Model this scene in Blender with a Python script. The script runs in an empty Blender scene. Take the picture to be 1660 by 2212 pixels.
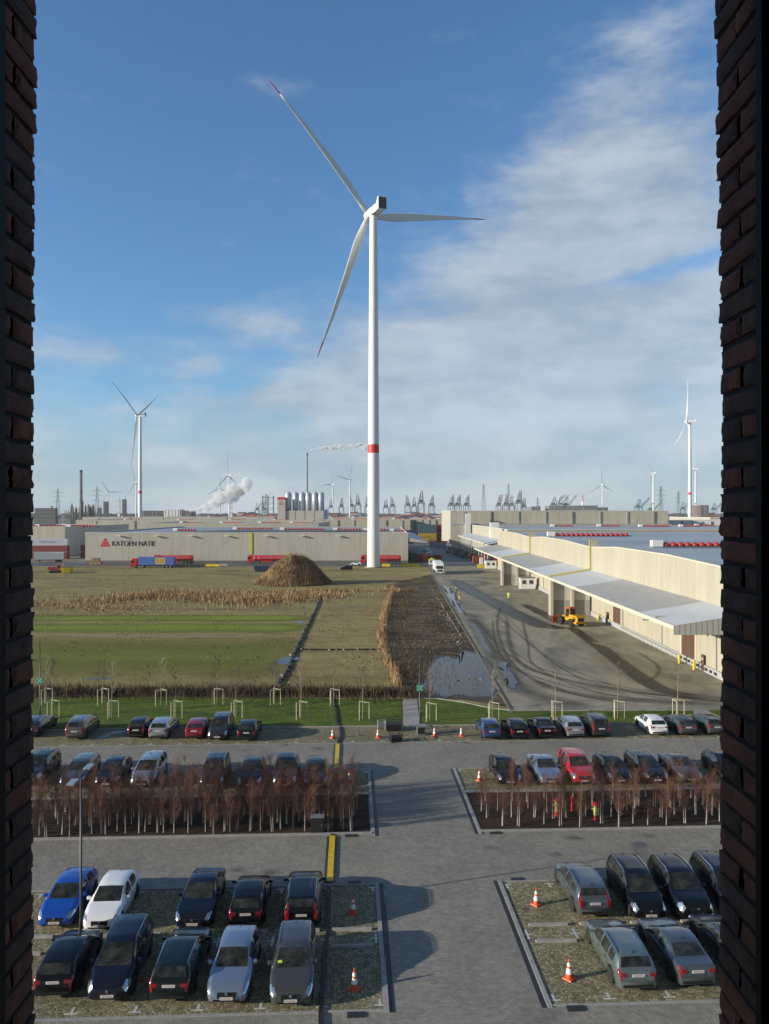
import bpy, math, random
from mathutils import Vector, Matrix
C = bpy.context.scene.collection
sc = bpy.context.scene
R = math.radians

# ---------------------------------------------------------------- camera
FPX, CX, HY, CZ = 1640.0, 830.0, 1108.0, 20.0
cam_d = bpy.data.cameras.new("camera"); cam = bpy.data.objects.new("camera", cam_d); C.objects.link(cam)
cam.location = (0, 0, CZ); cam.rotation_euler = (R(90), 0, 0)
cam_d.sensor_fit = 'HORIZONTAL'; cam_d.sensor_width = 24.0; cam_d.lens = 24.0 * FPX / 1660.0
cam_d.shift_y = 0.0015; cam_d.clip_start = 0.05; cam_d.clip_end = 60000
sc.camera = cam

# ---------------------------------------------------------------- sun, sky, exposure
SUN_EL, SUN_AZ = 14.0, -107.0           # azimuth from +Y towards +X
sd = Vector((math.sin(R(SUN_AZ)) * math.cos(R(SUN_EL)), math.cos(R(SUN_AZ)) * math.cos(R(SUN_EL)), math.sin(R(SUN_EL))))
sun_d = bpy.data.lights.new("sun", 'SUN'); sun = bpy.data.objects.new("sun", sun_d); C.objects.link(sun)
sun_d.energy = 5.0; sun_d.angle = R(0.5); sun_d.color = (1.0, 0.91, 0.76)
sun.rotation_euler = sd.to_track_quat('Z', 'Y').to_euler(); sun.location = (-60, -20, 60)
sc.view_settings.view_transform = 'Standard'; sc.view_settings.look = 'None'
sc.view_settings.exposure = 0.45; sc.view_settings.gamma = 1.0
SKY = 0.105
HAZE = 0.00006
w = bpy.data.worlds.new("World"); sc.world = w; w.use_nodes = True
nt = w.node_tree; nt.nodes.clear(); L = nt.links
def N(t, **k):
    n = nt.nodes.new(t)
    for a, b in k.items(): setattr(n, a, b)
    return n
def M(op, a, b=None, c=None, clamp=False):
    n = N('ShaderNodeMath', operation=op, use_clamp=clamp)
    for i, v in enumerate((a, b, c)):
        if v is None: continue
        if isinstance(v, (int, float)): n.inputs[i].default_value = v
        else: L.new(v, n.inputs[i])
    return n.outputs[0]
def SM(x, lo, hi):
    n = N('ShaderNodeMapRange', interpolation_type='SMOOTHSTEP')
    L.new(x, n.inputs[0]); n.inputs[1].default_value = lo; n.inputs[2].default_value = hi
    return n.outputs[0]
sky = N('ShaderNodeTexSky', sky_type='NISHITA', sun_disc=False)
sky.sun_elevation = R(SUN_EL); sky.sun_rotation = R(SUN_AZ) % (2 * math.pi)
sky.air_density = 1.0; sky.dust_density = 0.6; sky.ozone_density = 2.0; sky.altitude = 50
tc = N('ShaderNodeTexCoord'); sep = N('ShaderNodeSeparateXYZ'); L.new(tc.outputs['Generated'], sep.inputs[0])
dx, dy, dz = sep.outputs
hor = M('SQRT', M('ADD', M('MULTIPLY', dx, dx), M('MULTIPLY', dy, dy)))
gz = M('DIVIDE', dz, M('MAXIMUM', hor, 0.02))                    # tangent of the elevation
ga = M('ARCTAN2', dx, dy)                                        # azimuth from +Y
cmb = N('ShaderNodeCombineXYZ'); L.new(ga, cmb.inputs[0]); L.new(gz, cmb.inputs[1])
def noise(sx, sy, scale, detail, rough, off=(0, 0, 0), dist=0.0):
    mp = N('ShaderNodeMapping'); mp.inputs['Scale'].default_value = (sx, sy, 1); mp.inputs['Location'].default_value = off
    L.new(cmb.outputs[0], mp.inputs['Vector'])
    n = N('ShaderNodeTexNoise'); n.inputs['Scale'].default_value = scale; n.inputs['Detail'].default_value = detail
    n.inputs['Roughness'].default_value = rough; n.inputs['Distortion'].default_value = dist
    L.new(mp.outputs[0], n.inputs['Vector']); return n.outputs['Fac']
def blob(a0, z0, ra, rz, tilt=0.0):
    a = M('SUBTRACT', ga, a0); z = M('SUBTRACT', gz, z0)
    z = M('SUBTRACT', z, M('MULTIPLY', a, tilt))
    d = M('ADD', M('POWER', M('DIVIDE', M('ABSOLUTE', a), ra), 2.0), M('POWER', M('DIVIDE', M('ABSOLUTE', z), rz), 2.0))
    return M('POWER', 2.71828, M('MULTIPLY', d, -1.0))
n1 = noise(1.0, 1.5, 3.6, 9, 0.60, (3.1, 1.7, 0), 0.12)
n2 = noise(1.0, 2.6, 7.0, 8, 0.58, (0.4, 7.2, 0), 0.1)
n3 = noise(1.0, 1.5, 13.0, 8, 0.62, (5.4, 2.2, 0), 0.1)
cov = M('MULTIPLY', blob(0.26, 0.33, 0.28, 0.13, 0.35), 0.85)
cov = M('ADD', cov, M('MULTIPLY', blob(0.33, 0.20, 0.36, 0.10, 0.10), 0.80))
cov = M('ADD', cov, M('MULTIPLY', blob(0.30, 0.50, 0.16, 0.15, 0.8), 0.46))
cov = M('ADD', cov, M('MULTIPLY', blob(0.10, 0.185, 0.26, 0.06, 0.16), 0.42))
cov = M('ADD', cov, M('MULTIPLY', blob(-0.38, 0.20, 0.11, 0.025, 0.05), 0.50))
cov = M('ADD', cov, M('MULTIPLY', blob(-0.17, 0.25, 0.11, 0.028, -0.05), 0.46))
cov = M('ADD', cov, M('MULTIPLY', blob(-0.24, 0.19, 0.05, 0.018, 0.25), 0.42))
cov = M('ADD', cov, M('MULTIPLY', blob(-0.12, 0.155, 0.12, 0.02, 0.1), 0.36))
cov = M('ADD', cov, M('MULTIPLY', blob(0.95, 0.35, 0.35, 0.3), 0.45))
cov = M('ADD', cov, M('MULTIPLY', blob(-1.3, 0.3, 0.4, 0.2), 0.35))
cov = M('SUBTRACT', cov, M('MULTIPLY', blob(0.38, 0.305, 0.22, 0.016, 0.16), 0.55))
low = M('SUBTRACT', 1.0, SM(gz, 0.04, 0.20))
cov = M('ADD', cov, M('MULTIPLY', low, 0.58))
nn = M('ADD', M('MULTIPLY', n1, 0.45), M('ADD', M('MULTIPLY', n2, 0.30), M('MULTIPLY', n3, 0.25)))
dens = SM(M('ADD', cov, M('MULTIPLY', M('SUBTRACT', nn, 0.5), 2.6)), 0.10, 0.86)
dens = M('MULTIPLY', dens, 0.80)
# cloud colour: darker and paler blue greys mixed by noise
shade = SM(M('ADD', M('MULTIPLY', n2, 0.6), M('MULTIPLY', n1, 0.4)), 0.36, 0.64)
mixc = N('ShaderNodeMixRGB'); L.new(shade, mixc.inputs[0])
mixc.inputs[1].default_value = (0.27, 0.32, 0.375, 1); mixc.inputs[2].default_value = (0.43, 0.475, 0.52, 1)
top = SM(gz, 0.0, 0.45)
skyS = N('ShaderNodeMixRGB', blend_type='MULTIPLY'); skyS.inputs[0].default_value = 1
L.new(sky.outputs[0], skyS.inputs[1]); skyS.inputs[2].default_value = (SKY * 0.70, SKY * 1.02, SKY * 1.30, 1)
hz_ = N('ShaderNodeMixRGB'); L.new(M('MULTIPLY', M('SUBTRACT', 1.0, SM(gz, 0.0, 0.17)), 0.6), hz_.inputs[0]); L.new(skyS.outputs[0], hz_.inputs[1]); hz_.inputs[2].default_value = (0.21, 0.315, 0.43, 1)
mix = N('ShaderNodeMixRGB'); L.new(dens, mix.inputs[0]); L.new(hz_.outputs[0], mix.inputs[1]); L.new(mixc.outputs[0], mix.inputs[2])
# unseen grey cloud added overhead and behind the building to dim blue fill
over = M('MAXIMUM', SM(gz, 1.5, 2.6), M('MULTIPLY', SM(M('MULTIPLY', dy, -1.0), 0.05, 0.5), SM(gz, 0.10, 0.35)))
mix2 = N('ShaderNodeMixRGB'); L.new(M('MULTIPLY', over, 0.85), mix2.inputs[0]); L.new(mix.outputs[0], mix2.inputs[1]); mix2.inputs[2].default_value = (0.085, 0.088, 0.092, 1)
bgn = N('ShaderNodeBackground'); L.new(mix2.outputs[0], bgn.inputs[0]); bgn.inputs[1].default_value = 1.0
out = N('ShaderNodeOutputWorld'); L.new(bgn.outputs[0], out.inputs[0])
try:
    sc.cycles.use_denoising = True; sc.cycles.denoiser = 'OPENIMAGEDENOISE'
    sc.cycles.max_bounces = 6; sc.cycles.diffuse_bounces = 3; sc.cycles.glossy_bounces = 3
    sc.cycles.transparent_max_bounces = 12; sc.cycles.volume_bounces = 2; sc.cycles.transmission_bounces = 3
    sc.cycles.use_adaptive_sampling = True; sc.cycles.adaptive_threshold = 0.01
except Exception: pass

# ---------------------------------------------------------------- helpers
def gp(x, y, z=0.0):
    """ground point (metres) seen at this place of the 1660-wide photograph"""
    D = (CZ - z) * FPX / (y - HY)
    return Vector(((x - CX) * D / FPX, D, z))
def at(x, y, D):
    return Vector(((x - CX) * D / FPX, D, CZ - (y - HY) * D / FPX))
PA = R(2.5)
E1 = Vector((math.cos(PA), math.sin(PA), 0)); E2 = Vector((-math.sin(PA), math.cos(PA), 0))
def P(s, t, z=0.0):
    v = E1 * s + E2 * t; v.z = z; return v
def st(v): return v.dot(E1), v.dot(E2)

class MB:
    def __init__(s): s.v = []; s.f = []
    def add(s, vs, fs):
        o = len(s.v); s.v += [tuple(p) for p in vs]; s.f += [tuple(i + o for i in f) for f in fs]; return s
    def box(s, c, d, rz=0.0, tx=1.0, ty=1.0):
        x, y, z = d[0] / 2, d[1] / 2, d[2] / 2
        ca, sa = math.cos(rz), math.sin(rz); vs = []
        for k, (a, b) in ((-1, (1, 1)), (1, (tx, ty))):
            for i, j in ((-1, -1), (1, -1), (1, 1), (-1, 1)):
                px, py = i * x * a, j * y * b
                vs.append((c[0] + px * ca - py * sa, c[1] + px * sa + py * ca, c[2] + k * z))
        return s.add(vs, [(3, 2, 1, 0), (4, 5, 6, 7), (0, 1, 5, 4), (1, 2, 6, 5), (2, 3, 7, 6), (3, 0, 4, 7)])
    def bx(s, x0, x1, y0, y1, z0, z1):
        return s.box(((x0 + x1) / 2, (y0 + y1) / 2, (z0 + z1) / 2), (x1 - x0, y1 - y0, z1 - z0))
    def cyl(s, p, q, r0, r1=None, n=8, cap=True):
        p = Vector(p); q = Vector(q); r1 = r0 if r1 is None else r1
        d = (q - p).normalized(); u = d.orthogonal().normalized(); v = d.cross(u); vs = []
        for c, r in ((p, r0), (q, r1)):
            for k in range(n):
                a = 2 * math.pi * k / n; vs.append(c + (u * math.cos(a) + v * math.sin(a)) * r)
        fs = [(k, (k + 1) % n, n + (k + 1) % n, n + k) for k in range(n)]
        if cap: fs += [tuple(range(n - 1, -1, -1)), tuple(range(n, 2 * n))]
        return s.add(vs, fs)
    def tube(s, pts, r, n=6):
        for a, b in zip(pts[:-1], pts[1:]): s.cyl(a, b, r, r, n)
        return s
    def lathe(s, prof, n=16, c=(0, 0, 0), cap=True):
        vs = []; m = len(prof)
        for r, z in prof:
            for k in range(n):
                a = 2 * math.pi * k / n; vs.append((c[0] + r * math.cos(a), c[1] + r * math.sin(a), c[2] + z))
        fs = [(i * n + k, i * n + (k + 1) % n, (i + 1) * n + (k + 1) % n, (i + 1) * n + k) for i in range(m - 1) for k in range(n)]
        if cap: fs += [tuple(range(n - 1, -1, -1)), tuple(range((m - 1) * n, m * n))]
        return s.add(vs, fs)
    def loft(s, rings, cap=True, closed=True):
        n = len(rings[0]); vs = [p for r in rings for p in r]; k2 = n if closed else n - 1
        fs = [(i * n + k, i * n + (k + 1) % n, (i + 1) * n + (k + 1) % n, (i + 1) * n + k) for i in range(len(rings) - 1) for k in range(k2)]
        if cap: fs += [tuple(range(n - 1, -1, -1)), tuple(range((len(rings) - 1) * n, len(rings) * n))]
        return s.add(vs, fs)
    def prism(s, pts, z0, z1):
        n = len(pts)
        return s.add([(p[0], p[1], z0) for p in pts] + [(p[0], p[1], z1) for p in pts],
                     [tuple(range(n - 1, -1, -1)), tuple(range(n, 2 * n))] + [(k, (k + 1) % n, n + (k + 1) % n, n + k) for k in range(n)])
    def xprism(s, pts, x0, x1):           # outline in (y,z), extruded along x
        n = len(pts)
        return s.add([(x0, p[0], p[1]) for p in pts] + [(x1, p[0], p[1]) for p in pts],
                     [tuple(range(n)), tuple(range(2 * n - 1, n - 1, -1))] + [(k, n + k, n + (k + 1) % n, (k + 1) % n) for k in range(n)])
    def sheet(s, pts, z):
        return s.add([(p[0], p[1], z) for p in pts], [tuple(range(len(pts)))])
    def mesh(s, name, m, smooth=False):
        me = bpy.data.meshes.new(name); me.from_pydata(s.v, [], s.f)
        if m: me.materials.append(m)
        if smooth: me.polygons.foreach_set('use_smooth', [True] * len(me.polygons))
        me.update(); return me
    def build(s, name, m, parent=None, smooth=False, loc=None):
        return ob(name, s.mesh(name, m, smooth), parent, loc)
def ob(name, me, parent=None, loc=None):
    o = bpy.data.objects.new(name, me); C.objects.link(o)
    if parent is not None: o.parent = parent
    if loc is not None: o.location = loc
    return o
def tag(o, label, cat, group=None):
    o['label'] = label; o['category'] = cat
    if group: o['group'] = group
    return o
def thing(name, label, cat, loc=(0, 0, 0), rz=0.0, group=None):
    o = bpy.data.objects.new(name, None); C.objects.link(o); o.empty_display_size = 0.3
    o.location = loc; o.rotation_euler = (0, 0, rz); return tag(o, label, cat, group)
def struct(o): o['kind'] = 'structure'; return o
def stuff(o, label, cat): o['kind'] = 'stuff'; return tag(o, label, cat)
KIDS = {}
def kids(o): return [c for c in C.objects if c.parent == o]
def dup(root, loc, rz=0.0, label=None, group=None, scale=None, tree=None):
    r = root.copy(); C.objects.link(r); r.location = loc; r.rotation_euler = (0, 0, rz)
    if label: r['label'] = label
    if group: r['group'] = group
    if scale: r.scale = scale if not isinstance(scale, (int, float)) else (scale,) * 3
    for ch in (tree if tree is not None else [(c, kids(c)) for c in kids(root)]):
        c = ch[0].copy(); C.objects.link(c); c.parent = r
        for g in ch[1]:
            d = g.copy(); C.objects.link(d); d.parent = c
    return r
def tree_of(root): return [(c, kids(c)) for c in kids(root)]

# ---------------------------------------------------------------- materials
def mat(name, col, rough=0.6, metal=0.0, var=0.0, scale=3.0, coat=0.0, bump=0.0, bscale=20.0, spec=0.5, stretch=(1, 1, 1), detail=5, bdist=0.1, col2=None, alpha=None, emit=None):
    m = bpy.data.materials.new(name); m.use_nodes = True; t = m.node_tree; b = t.nodes['Principled BSDF']
    b.inputs['Roughness'].default_value = rough; b.inputs['Metallic'].default_value = metal
    b.inputs['Specular IOR Level'].default_value = spec
    b.inputs['Coat Weight'].default_value = coat; b.inputs['Coat Roughness'].default_value = 0.05
    b.inputs['Base Color'].default_value = (*col, 1)
    if var or col2 or bump:
        c = t.nodes.new('ShaderNodeTexCoord'); mp = t.nodes.new('ShaderNodeMapping'); mp.inputs['Scale'].default_value = stretch
        t.links.new(c.outputs['Object'], mp.inputs[0])
    if var or col2:
        n = t.nodes.new('ShaderNodeTexNoise'); n.inputs['Scale'].default_value = scale; n.inputs['Detail'].default_value = detail; n.inputs['Roughness'].default_value = 0.6
        t.links.new(mp.outputs[0], n.inputs['Vector'])
        r = t.nodes.new('ShaderNodeValToRGB'); r.color_ramp.elements[0].position = 0.32; r.color_ramp.elements[1].position = 0.68
        a = tuple(x * (1 - var) for x in col); d = col2 if col2 else tuple(min(1, x * (1 + var)) for x in col)
        r.color_ramp.elements[0].color = (*a, 1); r.color_ramp.elements[1].color = (*d, 1)
        t.links.new(n.outputs['Fac'], r.inputs[0]); t.links.new(r.outputs[0], b.inputs['Base Color'])
    if bump:
        n2 = t.nodes.new('ShaderNodeTexNoise'); n2.inputs['Scale'].default_value = bscale; n2.inputs['Detail'].default_value = 4
        t.links.new(mp.outputs[0], n2.inputs['Vector'])
        bp = t.nodes.new('ShaderNodeBump'); bp.inputs['Strength'].default_value = bump; bp.inputs['Distance'].default_value = bdist
        t.links.new(n2.outputs['Fac'], bp.inputs['Height']); t.links.new(bp.outputs[0], b.inputs['Normal'])
    if emit:
        b.inputs['Emission Color'].default_value = (*emit, 1); b.inputs['Emission Strength'].default_value = 1
    return m
class NG:
    """tiny node-graph writer for the ground materials"""
    def __init__(s, name):
        s.m = bpy.data.materials.new(name); s.m.use_nodes = True; s.t = s.m.node_tree; s.b = s.t.nodes['Principled BSDF']
        s.c = s.t.nodes.new('ShaderNodeTexCoord').outputs['Object']
        s.b.inputs['Roughness'].default_value = 0.85; s.b.inputs['Specular IOR Level'].default_value = 0.25
    def new(s, t, **k):
        n = s.t.nodes.new(t)
        for a, v in k.items(): setattr(n, a, v)
        return n
    def link(s, a, b): s.t.links.new(a, b)
    def mapp(s, scale=(1, 1, 1), rz=0.0, loc=(0, 0, 0), src=None):
        n = s.new('ShaderNodeMapping'); n.inputs['Scale'].default_value = scale; n.inputs['Rotation'].default_value = (0, 0, rz); n.inputs['Location'].default_value = loc
        s.link(src or s.c, n.inputs[0]); return n.outputs[0]
    def noise(s, scale, detail=6, rough=0.6, vec=None, dist=0.0):
        n = s.new('ShaderNodeTexNoise'); n.inputs['Scale'].default_value = scale; n.inputs['Detail'].default_value = detail
        n.inputs['Roughness'].default_value = rough; n.inputs['Distortion'].default_value = dist; s.link(vec or s.c, n.inputs['Vector']); return n.outputs['Fac']
    def ramp(s, fac, stops):
        n = s.new('ShaderNodeValToRGB'); e = n.color_ramp.elements
        while len(e) < len(stops): e.new(0.5)
        for x, (p, c) in zip(e, stops): x.position = p; x.color = (*c, 1) if not isinstance(c, (int, float)) else (c, c, c, 1)
        s.link(fac, n.inputs[0]); return n.outputs[0]
    def mix(s, fac, a, b, mode='MIX'):
        n = s.new('ShaderNodeMixRGB', blend_type=mode)
        for i, v in enumerate((fac, a, b)):
            if isinstance(v, (int, float)): n.inputs[i].default_value = v if i == 0 else (v, v, v, 1)
            elif isinstance(v, tuple): n.inputs[i].default_value = (*v, 1)
            else: s.link(v, n.inputs[i])
        return n.outputs[0]
    def math(s, op, a, b=0.0):
        n = s.new('ShaderNodeMath', operation=op)
        for i, v in enumerate((a, b)):
            if isinstance(v, (int, float)): n.inputs[i].default_value = v
            else: s.link(v, n.inputs[i])
        return n.outputs[0]
    def bump(s, h, strength=0.3, dist=0.05):
        n = s.new('ShaderNodeBump'); n.inputs['Strength'].default_value = strength; n.inputs['Distance'].default_value = dist
        s.link(h, n.inputs['Height']); s.link(n.outputs[0], s.b.inputs['Normal'])
    def col(s, c): s.link(c, s.b.inputs['Base Color']); return s
def mixed(pts, n=24):
    """closed outline with extra points between the corners"""
    return pts
def jag(pts, step, amp, seed=1, closed=True):
    rnd = random.Random(seed); o = []
    k = len(pts) if closed else len(pts) - 1
    for i in range(k):
        a = Vector(pts[i][:2]); b = Vector(pts[(i + 1) % len(pts)][:2]); n = max(1, int((b - a).length / step))
        nrm = (b - a).normalized().orthogonal()
        for j in range(n):
            p = a.lerp(b, j / n)
            if j or True: p = p + nrm * rnd.uniform(-amp, amp)
            o.append((p.x, p.y))
    return o
# ================================================================ GROUND
def g_paving(name, c0, c1, bw, bh, rz, mortar=0.6):
    g = NG(name); v = g.mapp((1, 1, 1), rz)
    b = g.new('ShaderNodeTexBrick'); b.inputs['Scale'].default_value = 1.0; b.inputs['Brick Width'].default_value = bw; b.inputs['Row Height'].default_value = bh
    b.inputs['Mortar Size'].default_value = 0.008; b.inputs['Mortar Smooth'].default_value = 0.3
    b.inputs['Color1'].default_value = (*c0, 1); b.inputs['Color2'].default_value = (*c1, 1); b.inputs['Mortar'].default_value = (*[x * mortar for x in c0], 1)
    g.link(v, b.inputs['Vector'])
    big = g.ramp(g.noise(0.22, 8, 0.65), [(0.3, (0.78, 0.78, 0.80)), (0.5, (1, 1, 1)), (0.72, (1.14, 1.13, 1.08))])
    med = g.ramp(g.noise(2.2, 6, 0.7), [(0.3, (0.85,) * 3), (0.7, (1.12,) * 3)])
    spot = g.ramp(g.noise(0.55, 3, 0.5, g.mapp((1, 1.6, 1))), [(0.66, (1, 1, 1)), (0.78, (0.72, 0.72, 0.74))])
    c = g.mix(1, g.mix(1, g.mix(1, b.outputs['Color'], big, 'MULTIPLY'), med, 'MULTIPLY'), spot, 'MULTIPLY')
    g.col(c); g.bump(b.outputs['Fac'], -0.25, 0.01); g.b.inputs['Roughness'].default_value = 0.75; return g.m
def g_cobble(name):
    g = NG(name); v = g.mapp((1, 1, 1), -PA)
    vo = g.new('ShaderNodeTexVoronoi', feature='DISTANCE_TO_EDGE'); vo.inputs['Scale'].default_value = 7.0; vo.inputs['Randomness'].default_value = 0.75; g.link(v, vo.inputs['Vector'])
    vc = g.new('ShaderNodeTexVoronoi'); vc.inputs['Scale'].default_value = 7.0; vc.inputs['Randomness'].default_value = 0.75; g.link(v, vc.inputs['Vector'])
    hue = g.new('ShaderNodeSeparateXYZ'); g.link(vc.outputs['Color'], hue.inputs[0])
    stone = g.ramp(hue.outputs[0], [(0.0, (0.15, 0.14, 0.10)), (0.5, (0.26, 0.235, 0.165)), (1.0, (0.38, 0.345, 0.25))])
    moss = g.ramp(g.noise(0.5, 6, 0.7), [(0.35, (0.085, 0.08, 0.035)), (0.7, (0.12, 0.10, 0.06))])
    e = g.ramp(vo.outputs['Distance'], [(0.03, 0.0), (0.10, 1.0)])
    c = g.mix(e, moss, stone)
    big = g.ramp(g.noise(0.35, 6, 0.65), [(0.3, (0.7, 0.74, 0.66)), (0.7, (1.15, 1.12, 1.0))])
    g.col(g.mix(1, c, big, 'MULTIPLY')); g.bump(e, 0.8, 0.03); return g.m
def g_field(name, a, b, c, d, scale=0.06):
    g = NG(name)
    n1 = g.noise(scale, 9, 0.70, g.mapp((0.55, 1.5, 1)), 0.6); n2 = g.noise(scale * 7, 8, 0.7, g.mapp((0.6, 1.3, 1))); n3 = g.noise(2.0, 6, 0.75)
    k = g.ramp(n1, [(0.30, a), (0.45, b), (0.56, c), (0.72, d)])
    k = g.mix(1, k, g.ramp(n2, [(0.28, (0.62, 0.60, 0.55)), (0.5, (1, 1, 1)), (0.75, (1.22, 1.2, 1.12))]), 'MULTIPLY')
    k = g.mix(1, k, g.ramp(n3, [(0.3, (0.72,) * 3), (0.7, (1.2,) * 3)]), 'MULTIPLY')
    g.col(k); g.bump(g.math('ADD', n3, g.math('MULTIPLY', n2, 2.0)), 0.9, 0.25); return g.m
def g_fade(name, col, rough, lo=0.25, hi=0.75, scale=0.5, strength=0.85, stretch=(1, 1, 1), col2=None, spec=0.25):
    g = NG(name); a = g.new('ShaderNodeAttribute', attribute_name='fade'); n = g.noise(scale, 8, 0.7, g.mapp(stretch))
    f = g.math('MULTIPLY', g.ramp(g.math('MULTIPLY', a.outputs['Fac'], g.math('ADD', n, 0.5)), [(lo, 0.0), (hi, 1.0)]), strength)
    g.b.inputs['Base Color'].default_value = (*col, 1); g.b.inputs['Roughness'].default_value = rough; g.b.inputs['Specular IOR Level'].default_value = spec
    if col2: g.col(g.mix(1, g.ramp(g.noise(0.09, 8, 0.7, g.mapp((0.5, 1.4, 1))), [(0.3, col), (0.7, col2)]), g.ramp(g.noise(1.6, 6, 0.75), [(0.3, (0.7,) * 3), (0.7, (1.2,) * 3)]), 'MULTIPLY'))
    tr = g.new('ShaderNodeBsdfTransparent'); mx = g.new('ShaderNodeMixShader'); g.link(f, mx.inputs[0]); g.link(tr.outputs[0], mx.inputs[1]); g.link(g.b.outputs[0], mx.inputs[2])
    o = [n for n in g.t.nodes if n.type == 'OUTPUT_MATERIAL'][0]; g.link(mx.outputs[0], o.inputs[0]); return g.m
def ribbon(name, pts, width, m, z, widths=None):
    """a soft-edged worn band lying on the ground"""
    pts = [Vector((p[0], p[1], 0)) for p in pts]; fine = []
    for i in range(len(pts) - 1):                                  # Catmull-Rom
        p0, p1, p2, p3 = pts[max(0, i - 1)], pts[i], pts[i + 1], pts[min(len(pts) - 1, i + 2)]
        for k in range(8):
            t = k / 8; fine.append(0.5 * ((2 * p1) + (p2 - p0) * t + (2 * p0 - 5 * p1 + 4 * p2 - p3) * t * t + (3 * p1 - p0 - 3 * p2 + p3) * t ** 3))
    fine.append(pts[-1]); mb = MB(); fade = []; prof = (0.0, 0.6, 1.0, 0.6, 0.0); n = len(fine)
    for i, p in enumerate(fine):
        d = (fine[min(n - 1, i + 1)] - fine[max(0, i - 1)]).normalized(); q = Vector((-d.y, d.x, 0))
        wd = width if widths is None else widths[0] + (widths[1] - widths[0]) * i / (n - 1)
        e = min(1, i / 4, (n - 1 - i) / 4)
        for k, f in enumerate(prof):
            v = p + q * wd * (k / 4 - 0.5); mb.v.append((v.x, v.y, z)); fade.append(f * e)
    for i in range(n - 1):
        for k in range(4): mb.f.append((i * 5 + k, i * 5 + k + 1, (i + 1) * 5 + k + 1, (i + 1) * 5 + k))
    me = mb.mesh(name, m); at_ = me.attributes.new('fade', 'FLOAT', 'POINT'); at_.data.foreach_set('value', fade)
    return struct(ob(name, me))

M_earth = g_field('earth', (0.16, 0.15, 0.12), (0.2, 0.19, 0.15), (0.24, 0.22, 0.18), (0.13, 0.14, 0.08), 0.01)
M_field = g_field('field_soil', (0.16, 0.108, 0.044), (0.25, 0.20, 0.078), (0.31, 0.26, 0.105), (0.21, 0.195, 0.05))
M_sown = g_field('sown_grass', (0.15, 0.175, 0.03), (0.165, 0.225, 0.022), (0.19, 0.24, 0.03), (0.25, 0.225, 0.07), 0.05)
M_sown2 = g_field('thin_grass', (0.19, 0.175, 0.055), (0.19, 0.195, 0.04), (0.235, 0.22, 0.06), (0.27, 0.235, 0.095), 0.045)
M_lawn = g_field('lawn_grass', (0.050, 0.085, 0.006), (0.075, 0.125, 0.008), (0.105, 0.155, 0.010), (0.135, 0.145, 0.018), 0.25)
M_mud = g_field('mud', (0.018, 0.014, 0.009), (0.055, 0.042, 0.024), (0.15, 0.115, 0.068), (0.10, 0.125, 0.018), 0.22)
M_bed = g_field('bark_soil', (0.022, 0.014, 0.009), (0.034, 0.020, 0.012), (0.055, 0.032, 0.018), (0.04, 0.038, 0.016), 0.6)
def g_yard():
    g = NG('yard_asphalt')
    n1 = g.noise(0.06, 10, 0.68, g.mapp((1.2, 0.6, 1)), 1.6); n2 = g.noise(0.35, 8, 0.7, g.mapp((1.5, 0.6, 1))); n3 = g.noise(3.0, 6, 0.7)
    k = g.ramp(n1, [(0.32, (0.10, 0.096, 0.085)), (0.43, (0.235, 0.22, 0.17)), (0.56, (0.33, 0.30, 0.222)), (0.70, (0.20, 0.172, 0.115))])
    k = g.mix(1, k, g.ramp(n2, [(0.3, (0.7,) * 3), (0.5, (1,) * 3), (0.75, (1.15, 1.14, 1.1))]), 'MULTIPLY')
    k = g.mix(1, k, g.ramp(n3, [(0.3, (0.86,) * 3), (0.7, (1.12,) * 3)]), 'MULTIPLY')
    g.col(k); g.link(g.ramp(n1, [(0.30, 0.35), (0.46, 0.85)]), g.b.inputs['Roughness']); g.bump(n3, 0.35, 0.06); return g.m
M_yard = g_yard()
M_road = mat('road_asphalt', (0.085, 0.088, 0.092), 0.6, var=0.4, scale=0.2, detail=8)
M_lane = g_paving('herringbone_paving', (0.212, 0.200, 0.172), (0.283, 0.268, 0.232), 0.24, 0.12, math.pi / 4 - PA)
M_drive = g_paving('straight_paving', (0.207, 0.196, 0.171), (0.278, 0.264, 0.230), 0.24, 0.12, -PA)
M_cob = g_cobble('mossy_cobbles')
M_kerb = mat('kerb_concrete', (0.28, 0.275, 0.26), 0.8, var=0.18, scale=3)
M_drain = mat('drain_iron', (0.03, 0.03, 0.032), 0.5, 0.3)
M_white = mat('worn_white_paint', (0.46, 0.46, 0.44), 0.6, var=0.3, scale=9)
M_path = mat('path_concrete', (0.30, 0.275, 0.265), 0.8, var=0.15, scale=1.2)
M_water = mat('still_water', (0.022, 0.026, 0.026), 0.04, spec=0.6, bump=0.02, bscale=0.6)
M_water.node_tree.nodes['Principled BSDF'].inputs['IOR'].default_value = 1.33

def soft_pond(pxs, z, m, seed):
    pts = jag([gp(*p)[:2] for p in pxs], 1.2, 0.25, seed); cx = sum(p[0] for p in pts) / len(pts); cy = sum(p[1] for p in pts) / len(pts); n = len(pts); mb = MB(); fd = []
    for f, q in ((0.0, 1.12), (0.45, 0.98), (1.0, 0.80), (1.0, 0.4)):
        for p in pts: mb.v.append((cx + (p[0] - cx) * q, cy + (p[1] - cy) * q, z)); fd.append(f)
    for r_ in range(3): mb.f += [(r_ * n + k, r_ * n + (k + 1) % n, (r_ + 1) * n + (k + 1) % n, (r_ + 1) * n + k) for k in range(n)]
    mb.f.append(tuple(range(3 * n, 4 * n))); me = mb.mesh('puddle', m); at_ = me.attributes.new('fade', 'FLOAT', 'POINT'); at_.data.foreach_set('value', fd); return struct(ob('puddle', me))
M_pond = g_fade('pond_water', (0.03, 0.032, 0.03), 0.07, 0.36, 0.62, 0.55, 1.0, (1, 0.6, 1), None, 0.10)
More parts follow.
